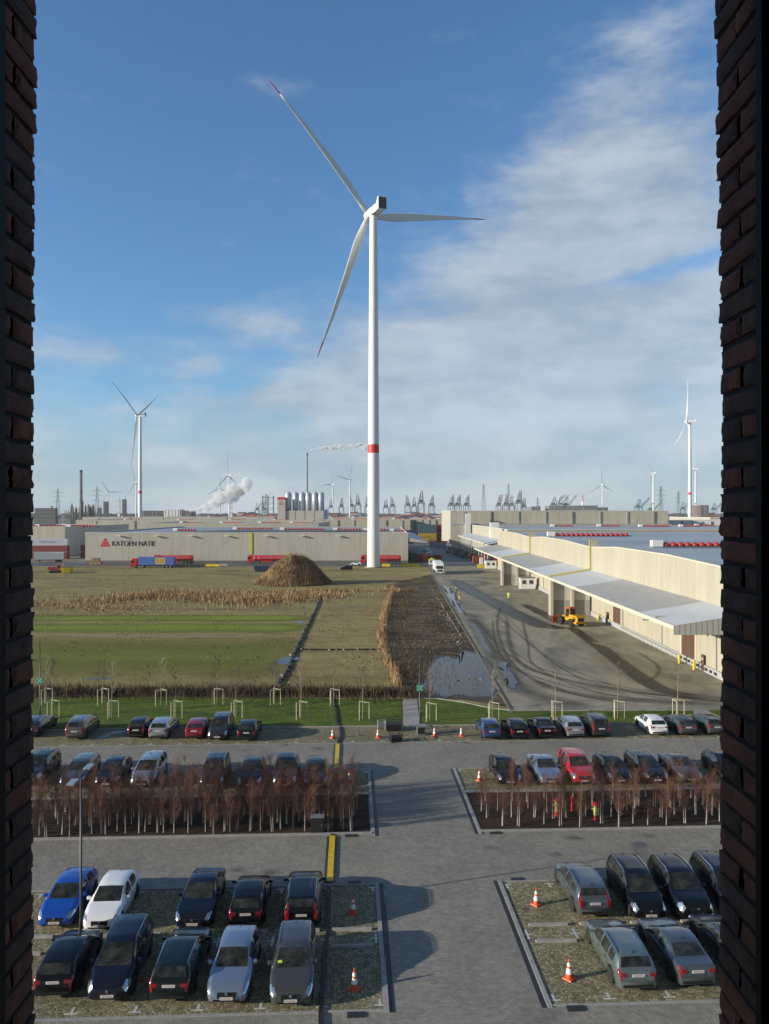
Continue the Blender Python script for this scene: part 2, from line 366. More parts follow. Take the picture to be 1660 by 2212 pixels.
M_margin = g_fade('wet_mud', (0.045, 0.035, 0.024), 0.35, 0.30, 0.7, 0.4, 0.95)
def sheet(name, pts, z, m): return struct(MB().sheet(pts, z).build(name, m))
sheet('ground', [(-9000, -200), (9000, -200), (9000, 9000), (-9000, 9000)], -0.03, M_earth)
KL = [(12.7, 76.0), (13.4, 120), (14.3, 180), (15.4, 252), (16.2, 290)]         # kerb between field and yard
sheet('field', [(-170, 82)] + [(k[0], k[1]) for k in KL] + [(16.2, 286), (-170, 286)], 0.0, M_field)
mud = jag([gp(836, 1262)[:2], gp(930, 1240)[:2], (12.6, 78), gp(1000, 1514)[:2], gp(905, 1508)[:2], gp(872, 1500)[:2], gp(850, 1440)[:2], gp(828, 1380)[:2], gp(832, 1330)[:2]], 2, 0.4, 4)
sheet('mud', mud, 0.012, M_mud)
sheet('mud', jag([gp(-250, 1486)[:2], gp(860, 1483)[:2], gp(900, 1507)[:2], gp(-250, 1507)[:2]], 2, 0.5, 5), 0.016, M_mud)
sheet('yard', [(KL[0][0], 74)] + [(k[0], k[1]) for k in KL[1:]] + [(46, 290), (46, 74)], 0.004, M_yard)
sheet('road', [(-200, 286.2), (16.2, 286.2), (46, 290), (46, 320), (36, 330), (40, 760), (12, 760), (12, 306), (-200, 306)], 0.002, M_road)
def pond(pts, seed, z, st_=0.7, amp=0.3): return sheet('puddle', jag([gp(*p)[:2] for p in pts], st_, amp, seed), z, M_water)
PX = [(918, 1462), (933, 1425), (962, 1416), (985, 1424), (1000, 1404), (1030, 1412), (1052, 1432), (1062, 1460), (1072, 1486), (1058, 1506), (1015, 1510), (985, 1502), (960, 1510), (934, 1496), (908, 1484)]
soft_pond([(990 + (x - 990) * 1.12, 1462 + (y - 1462) * 1.05) for x, y in PX], 0.020, M_margin, 3); soft_pond(PX, 0.024, M_pond, 1); soft_pond([(590, 1432), (610, 1420), (640, 1418), (648, 1424), (620, 1436)], 0.024, M_pond, 5); soft_pond([(635, 1343), (650, 1341), (662, 1343), (650, 1347)], 0.024, M_pond, 6); soft_pond([(170, 1466), (210, 1463), (250, 1463), (225, 1469)], 0.024, M_pond, 7)


# worn bands on the yard
M_g1 = g_fade('sown_grass', (0.14, 0.195, 0.012), 0.9, 0.18, 0.85, 0.12, 1.0, (0.5, 1.5, 1), (0.235, 0.275, 0.03))
M_g2 = g_fade('thin_grass', (0.165, 0.18, 0.03), 0.9, 0.2, 0.85, 0.12, 0.9, (0.5, 1.5, 1), (0.24, 0.23, 0.055))
M_g3 = g_fade('sparse_sown_grass', (0.15, 0.19, 0.02), 0.9, 0.3, 1.2, 0.10, 0.75, (0.35, 1.8, 1), (0.22, 0.24, 0.04))
def strip(x0, x1, y0, y1, m, z):
    a0, a1 = gp(CX, y0).y, gp(CX, y1).y; yc = (a0 + a1) / 2; n = 6
    ribbon('grass_strip', [((x0 - CX) * yc / FPX + ((x1 - x0) * yc / FPX) * k / n, yc) for k in range(n + 1)], abs(a0 - a1) * 1.25, m, z)
strip(-420, 700, 1327, 1343, M_g1, 0.006); strip(-420, 690, 1345, 1367, M_g1, 0.010); strip(-420, 660, 1376, 1472, M_g2, 0.014); strip(-420, 620, 1388, 1452, M_g3, 0.018)
M_dark = g_fade('wet_tracks', (0.045, 0.042, 0.036), 0.35, 0.30, 0.75, 0.4, 0.9)
M_tyre = g_fade('tyre_marks', (0.075, 0.068, 0.055), 0.7, 0.40, 1.2, 0.55, 0.5)
M_wet = g_fade('standing_wet', (0.04, 0.042, 0.042), 0.12, 0.35, 1.05, 0.5, 0.8)
M_tan = g_fade('dry_dust', (0.34, 0.30, 0.20), 0.9, 0.3, 0.8, 0.35, 0.75)
def rb(px, wd, m, z, widths=None): ribbon('tyre_track' if m is not M_tan else 'dust_band', [gp(*p)[:2] for p in px], wd, m, z, widths)
rb([(975, 1248), (1015, 1275), (1060, 1298), (1110, 1325), (1175, 1352), (1215, 1352)], 7, M_dark, 0.016)
rb([(1225, 1350), (1262, 1375), (1300, 1402), (1350, 1440), (1420, 1486), (1500, 1506), (1580, 1512)], 4, M_dark, 0.020, (3.0, 4.5))
rb([(1120, 1300), (1180, 1330), (1210, 1348)], 4, M_dark, 0.024)
rb([(1005, 1310), (1060, 1400), (1105, 1465), (1180, 1510), (1300, 1528)], 6, M_tyre, 0.016)
tk = random.Random(4)
for i, o in enumerate((0, 30, 62)):
    rb([(1062 + o, 1325 + tk.uniform(-8, 8)), (1068 + o * tk.uniform(.8, 1.2), 1385), (1100 + o * tk.uniform(.7, 1.4), 1436), (1190 + o * tk.uniform(.7, 1.5), 1478 - o * 0.25 + tk.uniform(-5, 5)), (1330 + o, 1504 - o * 0.25 + tk.uniform(-6, 6)), (1570, 1520 - o * 0.3 + tk.uniform(-5, 5))], tk.choice((0.7, 0.9, 1.8)), M_tyre, 0.020 + 0.004 * i)
for i in range(9):
    o = tk.uniform(-10, 90); q = tk.uniform(0, 30)
    rb([(1000 + o * .6, 1290 + q), (1040 + o, 1350 + q), (1090 + o * 1.1, 1420 + tk.uniform(-8, 8)), (1180 + o * 1.2, 1470 + tk.uniform(-10, 10)), (1330 + o, 1500 + tk.uniform(-10, 10)), (1560, 1518 + tk.uniform(-12, 8))], tk.uniform(0.3, 0.5), M_tyre, 0.080 + 0.002 * i)
soft_pond([(1074, 1432), (1092, 1430), (1100, 1452), (1118, 1476), (1112, 1492), (1096, 1486), (1086, 1466)], 0.102, M_pond, 12); soft_pond([(950, 1262), (968, 1268), (992, 1304), (1004, 1330), (990, 1326), (966, 1290)], 0.102, M_pond, 13)
rb([(1130, 1462), (1200, 1490), (1300, 1508), (1420, 1517), (1560, 1522)], 3.2, M_tyre, 0.072)
rb([(1085, 1302), (1072, 1340), (1085, 1400), (1130, 1455), (1240, 1500), (1400, 1526)], 1.0, M_tyre, 0.042)
rb([(1078, 1425), (1092, 1450), (1106, 1482), (1112, 1500)], 3.2, M_wet, 0.056)
rb([(1000, 1334), (1025, 1336), (1052, 1335)], 2.6, M_wet, 0.060)
rb([(1012, 1340), (1030, 1362), (1046, 1392), (1062, 1420)], 2.4, M_wet, 0.064)
rb([(950, 1262), (985, 1300), (1005, 1325)], 2.5, M_wet, 0.068)
rb([(1290, 1400), (1360, 1440), (1440, 1478), (1560, 1492)], 9, M_tan, 0.012)
rb([(1360, 1400), (1420, 1440), (1400, 1470), (1350, 1470)], 1.0, M_tyre, 0.046)
rb([(1275, 1386), (1310, 1394), (1330, 1402)], 3.0, M_tan, 0.050)
rb([(75, 1259), (260, 1270), (430, 1279), (600, 1281)], 1.6, M_tan, 0.020)
rb([(70, 1372), (300, 1374), (620, 1376)], 2.2, M_tan, 0.020)
rb([(640, 1300), (740, 1308), (820, 1306)], 2.5, M_tan, 0.020)
rb([(330, 1236), (520, 1241), (700, 1246), (800, 1250)], 3.5, M_tyre, 0.020)
rb([(75, 1318), (400, 1316), (700, 1320)], 2.0, M_tyre, 0.024)
# kerb between field and yard
mb = MB()
for a, b in zip(KL[:-1], KL[1:]):
    d = Vector((b[0] - a[0], b[1] - a[1], 0)); mb.box(((a[0] + b[0]) / 2, (a[1] + b[1]) / 2, 0.03), (0.24, d.length - 0.01, 0.12), math.atan2(-d.x, d.y))
struct(mb.build('kerb', mat('dirty_kerb', (0.13, 0.12, 0.095), 0.85, var=0.5, scale=0.3, col2=(0.24, 0.22, 0.17))))

# lawn strip and its two paths
lawnL = [P(-60, 71.05)[:2], P(4.75, 71.05)[:2], gp(866, 1511)[:2], gp(600, 1508)[:2], gp(75, 1507)[:2], gp(-300, 1506)[:2]]
lawnR = [P(6.45, 71.05)[:2], P(33.0, 71.05)[:2], gp(1495, 1535)[:2], gp(1300, 1536)[:2], gp(1110, 1536)[:2], gp(1060, 1531)[:2], gp(1000, 1518)[:2], gp(945, 1510)[:2], gp(908, 1509)[:2]]
sheet('lawn', jag(lawnL, 1.2, 0.12, 7), 0.03, M_lawn); sheet('lawn', jag(lawnR, 1.2, 0.10, 8), 0.03, M_lawn)
sheet('lawn', [P(35.2, 71.05)[:2], P(60, 71.05)[:2], P(60, 74.5)[:2], gp(1530, 1534)[:2]], 0.03, M_lawn)
sheet('path', [P(4.8, 70.95)[:2], P(6.4, 70.95)[:2], gp(899, 1511)[:2], gp(869, 1511)[:2]], 0.036, M_path)
sheet('path', [P(33.1, 70.95)[:2], P(35.1, 70.95)[:2], gp(1528, 1533)[:2], gp(1494, 1534)[:2]], 0.036, M_path)
mb = MB(); pr = [gp(908, 1509), gp(945, 1510), gp(1000, 1518), gp(1060, 1531), gp(1110, 1536), gp(1300, 1536), gp(1490, 1535)]
for a, b in zip(pr[:-1], pr[1:]):
    d = b - a; mb.box(((a.x + b.x) / 2, (a.y + b.y) / 2, 0.05), (d.length, 0.12, 0.1), math.atan2(d.y, d.x))
struct(mb.build('kerb', M_kerb))

pond([(205, 1596), (228, 1588), (258, 1578), (277, 1575), (274, 1580), (240, 1590), (214, 1599)], 14, 0.054, 0.5, 0.06)
# paving, bays, beds
SL, SR = 1.4, 8.0
def psheet(name, s0, s1, t0, t1, z, m): return sheet(name, [P(s0, t0)[:2], P(s1, t0)[:2], P(s1, t1)[:2], P(s0, t1)[:2]], z, m)
psheet('pavement', -60, 60, 12, 71.0, 0.034, M_lane)
psheet('driveway', SL + 0.05, SR - 0.05, 12, 65.9, 0.038, M_drive)
psheet('parking_bay', -60, 60, 66.0, 70.8, 0.042, M_cob)
for t0, t1 in ((54.15, 58.9), (30.5, 40.7)):
    psheet('parking_bay', -60, SL - 0.1, t0, t1, 0.042, M_cob); psheet('parking_bay', SR + 0.1, 60, t0, t1, 0.042, M_cob)
for s0, s1 in ((-60, SL - 0.2), (SR + 0.2, 60)):
    psheet('planting_bed', s0, s1, 47.35, 53.85, 0.046, M_bed)
kb = MB(); dr = MB()
def pbox(mb, s0, s1, t0, t1, z0, z1): c = P((s0 + s1) / 2, (t0 + t1) / 2, (z0 + z1) / 2); mb.box(c, (s1 - s0, t1 - t0, z1 - z0), PA)
for t0, t1 in ((46.9, 58.95), (30.3, 40.9)):
    pbox(kb, SL - 0.1, SL + 0.1, t0, t1, 0, 0.085); pbox(kb, SR - 0.1, SR + 0.1, t0, t1, 0, 0.085)
    pbox(dr, SL + 0.11, SL + 0.33, t0, t1, 0, 0.048); pbox(dr, SR - 0.33, SR - 0.11, t0, t1, 0, 0.048)
for s0, s1 in ((-60, SL - 0.11), (SR + 0.11, 60)):
    for t, wv in ((47.25, 0.1), (53.95, 0.14), (30.42, 0.07), (40.78, 0.05), (59.0, 0.06)): pbox(kb, s0, s1, t - wv, t + wv, 0, 0.07 if wv < 0.09 else 0.13)
pbox(kb, -60, 4.7, 70.85, 71.02, 0, 0.13); pbox(kb, 6.5, 60, 70.85, 71.02, 0, 0.13)
pbox(kb, -60, 60, 65.86, 65.98, 0, 0.06)
struct(kb.build('kerb', M_kerb)); struct(dr.build('drain_channel', M_drain))
dm = MB()
for s, t in ((SR + 1.0, 30.2), (SR + 1.0, 41.0), (SR + 0.95, 47.0), (SL - 1.2, 30.2), (SL - 1.4, 46.98), (SL - 1.2, 41.0)): pbox(dm, s - 0.35, s + 0.35, t - 0.16, t + 0.16, 0.02, 0.075)
struct(dm.build('drain_grate', M_drain))
# white stall marks
mk = MB(); zz = 0.050
def mark(s, t, up, cross=False):
    for s0, s1, t0, t1 in (((-0.26, 0.26, -0.05, 0.05)), (-0.06, 0.06, 0.051 if up > 0 else -0.40, 0.40 if up > 0 else -0.051)):
        mk.sheet([P(s + s0, t + t0)[:2], P(s + s1, t + t0)[:2], P(s + s1, t + t1)[:2], P(s + s0, t + t1)[:2]], zz)
    if cross: mk.sheet([P(s - 0.06, t - 0.40)[:2], P(s + 0.06, t - 0.40)[:2], P(s + 0.06, t - 0.051)[:2], P(s - 0.06, t - 0.051)[:2]], zz)
for k in range(0, 16):
    for s in (SL - 0.22 - 2.5 * k if k == 0 else SL - 0.05 - 2.5 * k, SR + 0.3 if k == 0 else SR + 0.1 + 2.5 * k):
        mark(s, 30.75, 1); mark(s, 35.6, 1, True); mark(s, 40.45, -1); mark(s, 58.7, -1)
for k in range(-16, 17): mark(5.2 + 2.5 * k, 66.25, 1)
struct(mk.build('stall_marks', M_white))
M_pt = g_fade('worn_lane', (0.09, 0.088, 0.082), 0.6, 0.3, 1.2, 0.8, 0.35); pk = random.Random(6)
def lane(pts, wd, z): ribbon('tyre_track', [P(*p)[:2] for p in pts], wd, M_pt, z)
for i in range(26): x, t = pk.uniform(-20, 22), pk.choice((pk.uniform(41.5, 46.8), pk.uniform(59.5, 65.5), pk.uniform(22, 29))); lane([(x, t), (x + .4, t + .2), (x + .9, t + pk.uniform(-.2, .4))], pk.uniform(.5, 1.4), .088 + .0015 * i)

# ---------------------------------------------------------------- dry grass, reeds, rubble (nobody could count them)
def blades(name, spots, h0, h1, wd, m, label, cat, lean=0.35, seed=3):
    rnd = random.Random(seed); mb = MB()
    for x, y, z, hs in spots:
        h = rnd.uniform(h0, h1) * hs; a = rnd.uniform(0, 6.283); b = rnd.uniform(0, 6.283); q = wd * rnd.uniform(0.6, 1.3)
        ux, uy = math.cos(a) * q / 2, math.sin(a) * q / 2; lx, ly = math.cos(b) * h * lean * rnd.random(), math.sin(b) * h * lean * rnd.random()
        mb.add([(x - ux, y - uy, z), (x + ux, y + uy, z), (x + ux * 0.6 + lx * 0.4, y + uy * 0.6 + ly * 0.4, z + h * 0.6), (x - ux * 0.6 + lx * 0.4, y - uy * 0.6 + ly * 0.4, z + h * 0.6), (x + lx, y + ly, z + h)], [(0, 1, 2, 3), (3, 2, 4)])
    return stuff(mb.build(name, m), label, cat)
M_reed = mat('dry_reed', (0.30, 0.175, 0.085), 0.9, var=0.35, scale=0.5, col2=(0.42, 0.28, 0.15))
M_straw = mat('dry_straw', (0.27, 0.17, 0.082), 0.9, var=0.35, scale=0.3, col2=(0.42, 0.29, 0.15))
M_brush = mat('dead_brush', (0.04, 0.03, 0.02), 0.95, var=0.4, scale=0.5, col2=(0.15, 0.10, 0.05))
rnd = random.Random(11)
def along(pxs, n, wd, hs=(0.5, 1.0)):
    pts = [gp(*p) for p in pxs]; ln = [(b - a).length for a, b in zip(pts[:-1], pts[1:])]; T = sum(ln); o = []
    for _ in range(n):
        u = rnd.uniform(0, T); i = 0
        while i < len(ln) - 1 and u > ln[i]: u -= ln[i]; i += 1
        p = pts[i].lerp(pts[i + 1], u / ln[i]); r = rnd.gauss(0, wd / 2.6); a = rnd.uniform(0, 6.28); clump = 0.55 + 0.45 * math.sin(p.x * 1.7 + p.y * 0.9) * math.sin(p.y * 0.63 + 1)
        if clump < 0.42 and rnd.random() < 0.85: continue
        o.append((p.x + math.cos(a) * r, p.y + math.sin(a) * r, 0, hs[0] + (hs[1] - hs[0]) * max(0, clump)))
    return o
blades('reeds', along([(846, 1268), (838, 1296), (828, 1335), (822, 1378), (834, 1425), (848, 1458), (858, 1484)], 4600, 1.05, (0.2, 1.1)), 0.4, 1.5, 0.07, M_reed, 'strip of tall dry tan reeds along the muddy ditch beside the field', 'reeds')
blades('tall_grass', along([(228, 1300), (300, 1290), (370, 1284), (440, 1288), (470, 1294)], 9500, 15, (0.15, 1)) + along([(510, 1302), (560, 1296), (620, 1292), (690, 1288)], 9000, 15, (0.15, 1)) + along([(500, 1280), (640, 1278), (860, 1276)], 3500, 6, (0.2, 0.6)) + along([(75, 1300), (160, 1310), (300, 1318)], 2500, 16, (0.1, 0.4)), 0.5, 1.9, 0.13, M_straw, 'patches of tall brown dry grass in the middle of the field', 'dry grass')
blades('brush', along([(60, 1496), (300, 1498), (600, 1496), (880, 1500)], 13000, 4.2, (0.15, 1.0)) + along([(880, 1275), (868, 1310), (860, 1360), (880, 1400), (885, 1450), (890, 1490)], 5000, 5, (0.15, 0.6)) + along([(930, 1300), (940, 1340), (950, 1390), (905, 1440), (905, 1500)], 4500, 9, (0.05, 0.45)), 0.4, 1.5, 0.06, M_brush, 'dark dead brush in the ditch along the far edge of the lawn', 'brush', 0.8)
# low tussocks over the rough field
sp = []
for _ in range(16000):
    y = 86 + 196 * rnd.random(); x = rnd.uniform(-110, 13)
    if math.sin(x * 0.31 + 1.3 * math.sin(y * 0.11)) * math.sin(y * 0.23 + x * 0.05) > 0.1: sp.append((x, y, 0, 1))
blades('tussocks', sp, 0.08, 0.30, 0.16, mat('dull_tussock', (0.15, 0.115, 0.045), 0.95, var=0.35, scale=0.2, col2=(0.23, 0.19, 0.075)), 'low dry tussocks scattered over the rough field', 'dry grass', 0.6, 5)
# heap of earth overgrown with dry straw
hc = gp(632, 1262); hp = MB(); HR, HH = 10.5, 7.4; rings = []
def heap_z(r, a): return HH * (max(0.0, 1 - (r / HR) ** 1.9)) ** 1.25 * (1 + 0.07 * math.sin(3 * a + 1) + 0.05 * math.sin(7 * a))
for i in range(13):
    r = HR * i / 12
    rings.append([(hc.x + r * math.cos(a) * (1 + 0.08 * math.sin(2 * a)), hc.y + 2 + r * 0.85 * math.sin(a), heap_z(r, a) - 0.02) for a in [2 * math.pi * k / 40 for k in range(40)]])
hp.loft(rings[::-1]); heap = hp.build('earth_heap', g_field('heap_earth', (0.11, 0.075, 0.04), (0.17, 0.115, 0.06), (0.22, 0.155, 0.085), (0.15, 0.12, 0.05), 0.3), None, True)
tag(heap, 'tall cone-shaped earth heap overgrown with brown dry grass in the field', 'earth heap')
sp = []
for _ in range(11000):
    a = rnd.uniform(0, 6.283); r = HR * math.sqrt(rnd.random()) * 1.02
    sp.append((hc.x + r * math.cos(a) * (1 + 0.08 * math.sin(2 * a)), hc.y + 2 + r * 0.85 * math.sin(a), heap_z(r, a) - 0.05, 1))
hg = blades('dry_grass', sp, 0.4, 1.5, 0.10, M_straw, 'x', 'x', 0.5, 8); hg.parent = heap
for k in ('label', 'category'): del hg[k]
# rubble along the kerb
mb = MB()
for _ in range(150):
    u = rnd.random(); p = gp(938 + 60 * u + rnd.gauss(0, 10), 1282 + 100 * u + rnd.gauss(0, 12)); p.x = min(p.x, 12.4); s = rnd.uniform(0.08, 0.32)
    mb.box((p.x, p.y, s * 0.25), (s * rnd.uniform(0.7, 1.6), s, s * 0.7), rnd.uniform(0, 3), 0.7, 0.6)
for _ in range(40):
    p = gp(rnd.uniform(895, 985), rnd.uniform(1330, 1402)); s = rnd.uniform(0.05, 0.2); p.x = min(p.x, 12.3)
    mb.box((p.x, p.y, s * 0.3), (s * rnd.uniform(0.7, 1.8), s, s * 0.8), rnd.uniform(0, 3), 0.6, 0.6)
stuff(mb.build('rubble', mat('rubble', (0.19, 0.175, 0.16), 0.9, var=0.4, scale=2)), 'pale broken rubble scattered between the ditch and the yard kerb', 'rubble')
# black silt hose across the field
M_hose = mat('black_plastic', (0.015, 0.015, 0.016), 0.5)
def hose(px, r, label):
    pts = []; n = 30; v = [gp(*p) for p in px]
    for a, b in zip(v[:-1], v[1:]):
        for k in range(n): q = a.lerp(b, k / n); pts.append(q + Vector((rnd.gauss(0, 0.12), 0, r * 0.8)))
    mb = MB().tube(pts, r, 6)
    for p in pts[::7]: mb.box((p.x, p.y, r * 0.9), (r * 3 * rnd.uniform(0.6, 1.4), r * 5, r * 2), rnd.uniform(0, 3), 0.7, 0.7)
    return tag(mb.build('drain_hose', M_hose), label, 'hose')
hose([(697, 1285), (675, 1330), (648, 1388), (625, 1440), (604, 1482)], 0.13, 'long black lumpy hose running down the field towards the lawn')
hose([(641, 1403), (700, 1404), (770, 1404), (826, 1403)], 0.11, 'short black hose lying across the field to the reeds')
# ================================================================ THE WINDOW WE LOOK OUT OF
M_brick = mat('dark_brick', (0.135, 0.042, 0.022), 0.9, var=0.45, scale=9, bump=0.5, bscale=70, bdist=0.004)
M_brick2 = mat('black_brick', (0.07, 0.033, 0.020), 0.9, var=0.4, scale=10, bump=0.5, bscale=70, bdist=0.004)
M_mort = mat('dark_mortar', (0.012, 0.011, 0.010), 0.95)
M_frame = mat('anthracite_frame', (0.003, 0.003, 0.003), 0.9, spec=0.0)
M_room = mat('dark_plaster', (0.03, 0.03, 0.03), 0.95)
def brick(mb, x0, x1, y0, y1, z0, z1, rnd):
    nx, ny, nz = 2, 6, 4; idx = {}; b = 0.0035
    pts = []
    for i in range(nx + 1):
        for j in range(ny + 1):
            for k in range(nz + 1):
                if 0 < i < nx and 0 < j < ny and 0 < k < nz: continue
                u = [i / nx, j / ny, k / nz]; edge = sum(c in (0, 1) for c in u)
                p = [x0 + (x1 - x0) * u[0], y0 + (y1 - y0) * u[1], z0 + (z1 - z0) * u[2]]
                if edge >= 2:
                    for a, (lo, hi) in enumerate(((x0, x1), (y0, y1), (z0, z1))):
                        if u[a] == 0: p[a] += b * rnd.uniform(0.5, 1.3)
                        if u[a] == 1: p[a] -= b * rnd.uniform(0.5, 1.3)
                p = [p[0] + rnd.gauss(0, 0.0006), p[1] + rnd.gauss(0, 0.0009), p[2] + rnd.gauss(0, 0.0003)]
                idx[i, j, k] = len(pts); pts.append(p)
    fs = []
    for (A, na, B, nb, Cc, nc) in ((0, nx, 1, ny, 2, nz), (1, ny, 2, nz, 0, nx), (0, nx, 2, nz, 1, ny)):
        for c in (0, nc):
            for a in range(na):
                for q in range(nb):
                    def K(da, db):
                        t = [0, 0, 0]; t[A] = a + da; t[B] = q + db; t[Cc] = c; return idx[tuple(t)]
                    fs.append((K(0, 0), K(1, 0), K(1, 1), K(0, 1)))
    mb.add(pts, fs)
def pier(side, label):
    rnd = random.Random(5 + side); root = thing('brick_pier', label, 'brick wall', (0, 0, 0)); m1 = MB(); m2 = MB(); mo = MB()
    z = 18.5; n = 0; h = 0.0495; pitch = 0.0535
    while z < 21.5:
        zc = (z + h / 2 - 20) / 1.16
        if side < 0: X = 0.790 - 0.006 * zc * zc - 0.004 * zc * (1 if zc < 0 else 0.3)
        else: X = 0.757 - 0.016 * max(0, zc) ** 2 - 0.004 * min(0, zc) ** 2
        def lay(y0, y1):
            d = rnd.uniform(-0.002, 0.003); xa = X + d; xb = X + 0.11
            brick(m1 if rnd.random() < 0.5 else m2, *((-xb, -xa) if side < 0 else (xa, xb)), y0, y1 + rnd.uniform(-0.003, 0.003), z + rnd.uniform(0, 0.0015), z + h + rnd.uniform(-0.001, 0.001), rnd)
        if n % 2: lay(1.512, 1.612); lay(1.618, 1.720)
        else: lay(1.512, 1.720)
        xm = X + 0.007
        mo.bx(*((-X - 0.105, -xm) if side < 0 else (xm, X + 0.105)), 1.513, 1.714, z + h - 0.004, z + pitch + 0.004)
        z += pitch; n += 1
    n1, n2 = len(m1.f), len(m2.f); m1.add(m2.v, m2.f); m1.add(mo.v, mo.f); o = m1.build('brickwork', M_brick, root)
    o.data.materials.append(M_brick2); o.data.materials.append(M_mort)
    o.data.polygons.foreach_set('material_index', [0 if k < n1 else 1 if k < n1 + n2 else 2 for k in range(len(o.data.polygons))])
    MB().bx(*((-0.95, -0.88) if side < 0 else (0.86, 0.95)), 1.513, 1.70, 18.5, 21.5).build('backing', M_mort, root)
    return root
pier(-1, 'dark brick window reveal along the left side of the view'); pier(1, 'dark brick window reveal along the right side of the view')
for s, lab in ((-1, 'dark metal window frame upright beside the left brick reveal'), (1, 'dark metal window frame upright beside the right brick reveal')):
    f = thing('window_frame', lab, 'window frame', (0, 0, 0)); x0 = 0.757 if s < 0 else 0.741
    m = MB(); m.bx(*sorted((s * x0, s * 0.95)), 1.44, 1.505, 18.5, 21.5); m.build('upright', M_frame, f)
    m = MB(); m.bx(*sorted((s * (x0 - 0.004), s * (x0 + 0.008))), 1.4855, 1.509, 18.5, 21.5); m.build('bead', mat('frame_bead', (0.006, 0.007, 0.009), 0.6, spec=0.1), f)
m = MB(); m.bx(-2, -0.951, 1.44, 1.70, 17.5, 22.5); m.bx(0.951, 2, 1.44, 1.70, 17.5, 22.5); m.bx(-0.951, 0.951, 1.44, 1.70, 21.5, 22.5); m.bx(-0.951, 0.951, 1.44, 1.70, 17.5, 18.5)
m.bx(-2.1, -2.0, -3, 1.70, 17.5, 22.5); m.bx(2.0, 2.1, -3, 1.70, 17.5, 22.5); m.bx(-2, 2, -3.1, -3, 17.5, 22.5); m.bx(-2, 2, -3, 1.44, 22.4, 22.5); m.bx(-2, 2, -3, 1.44, 17.5, 17.6)
struct(m.build('room', M_room))

# ================================================================ CARS
M_glass = mat('car_glass', (0.004, 0.005, 0.005), 0.04, coat=0.4, spec=0.6, var=0.5, scale=2.2, col2=(0.04, 0.045, 0.038))  # reflections and glimpsed interiors painted in as blotchy colour
M_tyre_r = mat('tyre_rubber', (0.012, 0.012, 0.012), 0.8)
M_rim = mat('alloy_rim', (0.55, 0.56, 0.58), 0.3, 0.9)
M_blk = mat('black_trim', (0.012, 0.012, 0.013), 0.45)
M_lamp = mat('headlamp_glass', (0.55, 0.57, 0.60), 0.16, 0.85, coat=1)
M_red = mat('tail_lamp', (0.24, 0.008, 0.010), 0.15, coat=1)
M_chrome = mat('chrome', (0.75, 0.76, 0.78), 0.12, 1.0)
M_plate = mat('number_plate', (0.62, 0.60, 0.58), 0.5)
M_ptxt = mat('plate_red', (0.30, 0.03, 0.03), 0.5)
def paint(name, c, metal=0.35, rough=0.28): return mat(name, c, rough, metal, coat=1.0 if max(c) > .05 else 0.7, spec=0.5 if max(c) > .05 else 0.12)
PAINT = dict(black=paint('black_paint', (0.004, 0.0045, 0.006), 0.0), white=paint('white_paint', (0.74, 0.75, 0.76), 0.0), blue=paint('bright_blue_paint', (0.006, 0.075, 0.42)),
    silver=paint('silver_paint', (0.42, 0.44, 0.46), 0.7), icy=paint('pale_blue_silver_paint', (0.24, 0.30, 0.40), 0.6), grey=paint('grey_paint', (0.085, 0.085, 0.08), 0.5), dgrey=paint('dark_grey_paint', (0.035, 0.038, 0.042), 0.4),
    red=paint('red_paint', (0.50, 0.012, 0.022), 0.1), dred=paint('dark_red_paint', (0.26, 0.012, 0.022), 0.3), navy=paint('navy_paint', (0.006, 0.009, 0.02), 0.1), mblue=paint('mid_blue_paint', (0.03, 0.07, 0.19), 0.4),
    green=paint('grey_green_paint', (0.17, 0.215, 0.21), 0.6), slate=paint('slate_paint', (0.11, 0.13, 0.145), 0.6), brown=paint('brown_grey_paint', (0.10, 0.095, 0.085), 0.4), dgreen=paint('black_green_paint', (0.006, 0.012, 0.012), 0.1))
def hermite(tab, y):
    if y <= tab[0][0]: return tab[0][1]
    if y >= tab[-1][0]: return tab[-1][1]
    for i in range(len(tab) - 1):
        if tab[i][0] <= y <= tab[i + 1][0]: break
    def sl(j): 
        if j <= 0 or j >= len(tab) - 1: return None
        a = (tab[j][1] - tab[j - 1][1]) / (tab[j][0] - tab[j - 1][0]); b = (tab[j + 1][1] - tab[j][1]) / (tab[j + 1][0] - tab[j][0])
        return 0.0 if a * b <= 0 else 2 * a * b / (a + b)
    h = tab[i + 1][0] - tab[i][0]; d = (tab[i + 1][1] - tab[i][1]) / h
    m0 = sl(i); m1 = sl(i + 1); m0 = d if m0 is None else m0; m1 = d if m1 is None else m1; t = (y - tab[i][0]) / h
    return (2 * t ** 3 - 3 * t * t + 1) * tab[i][1] + (t ** 3 - 2 * t * t + t) * h * m0 + (-2 * t ** 3 + 3 * t * t) * tab[i + 1][1] + (t ** 3 - t * t) * h * m1
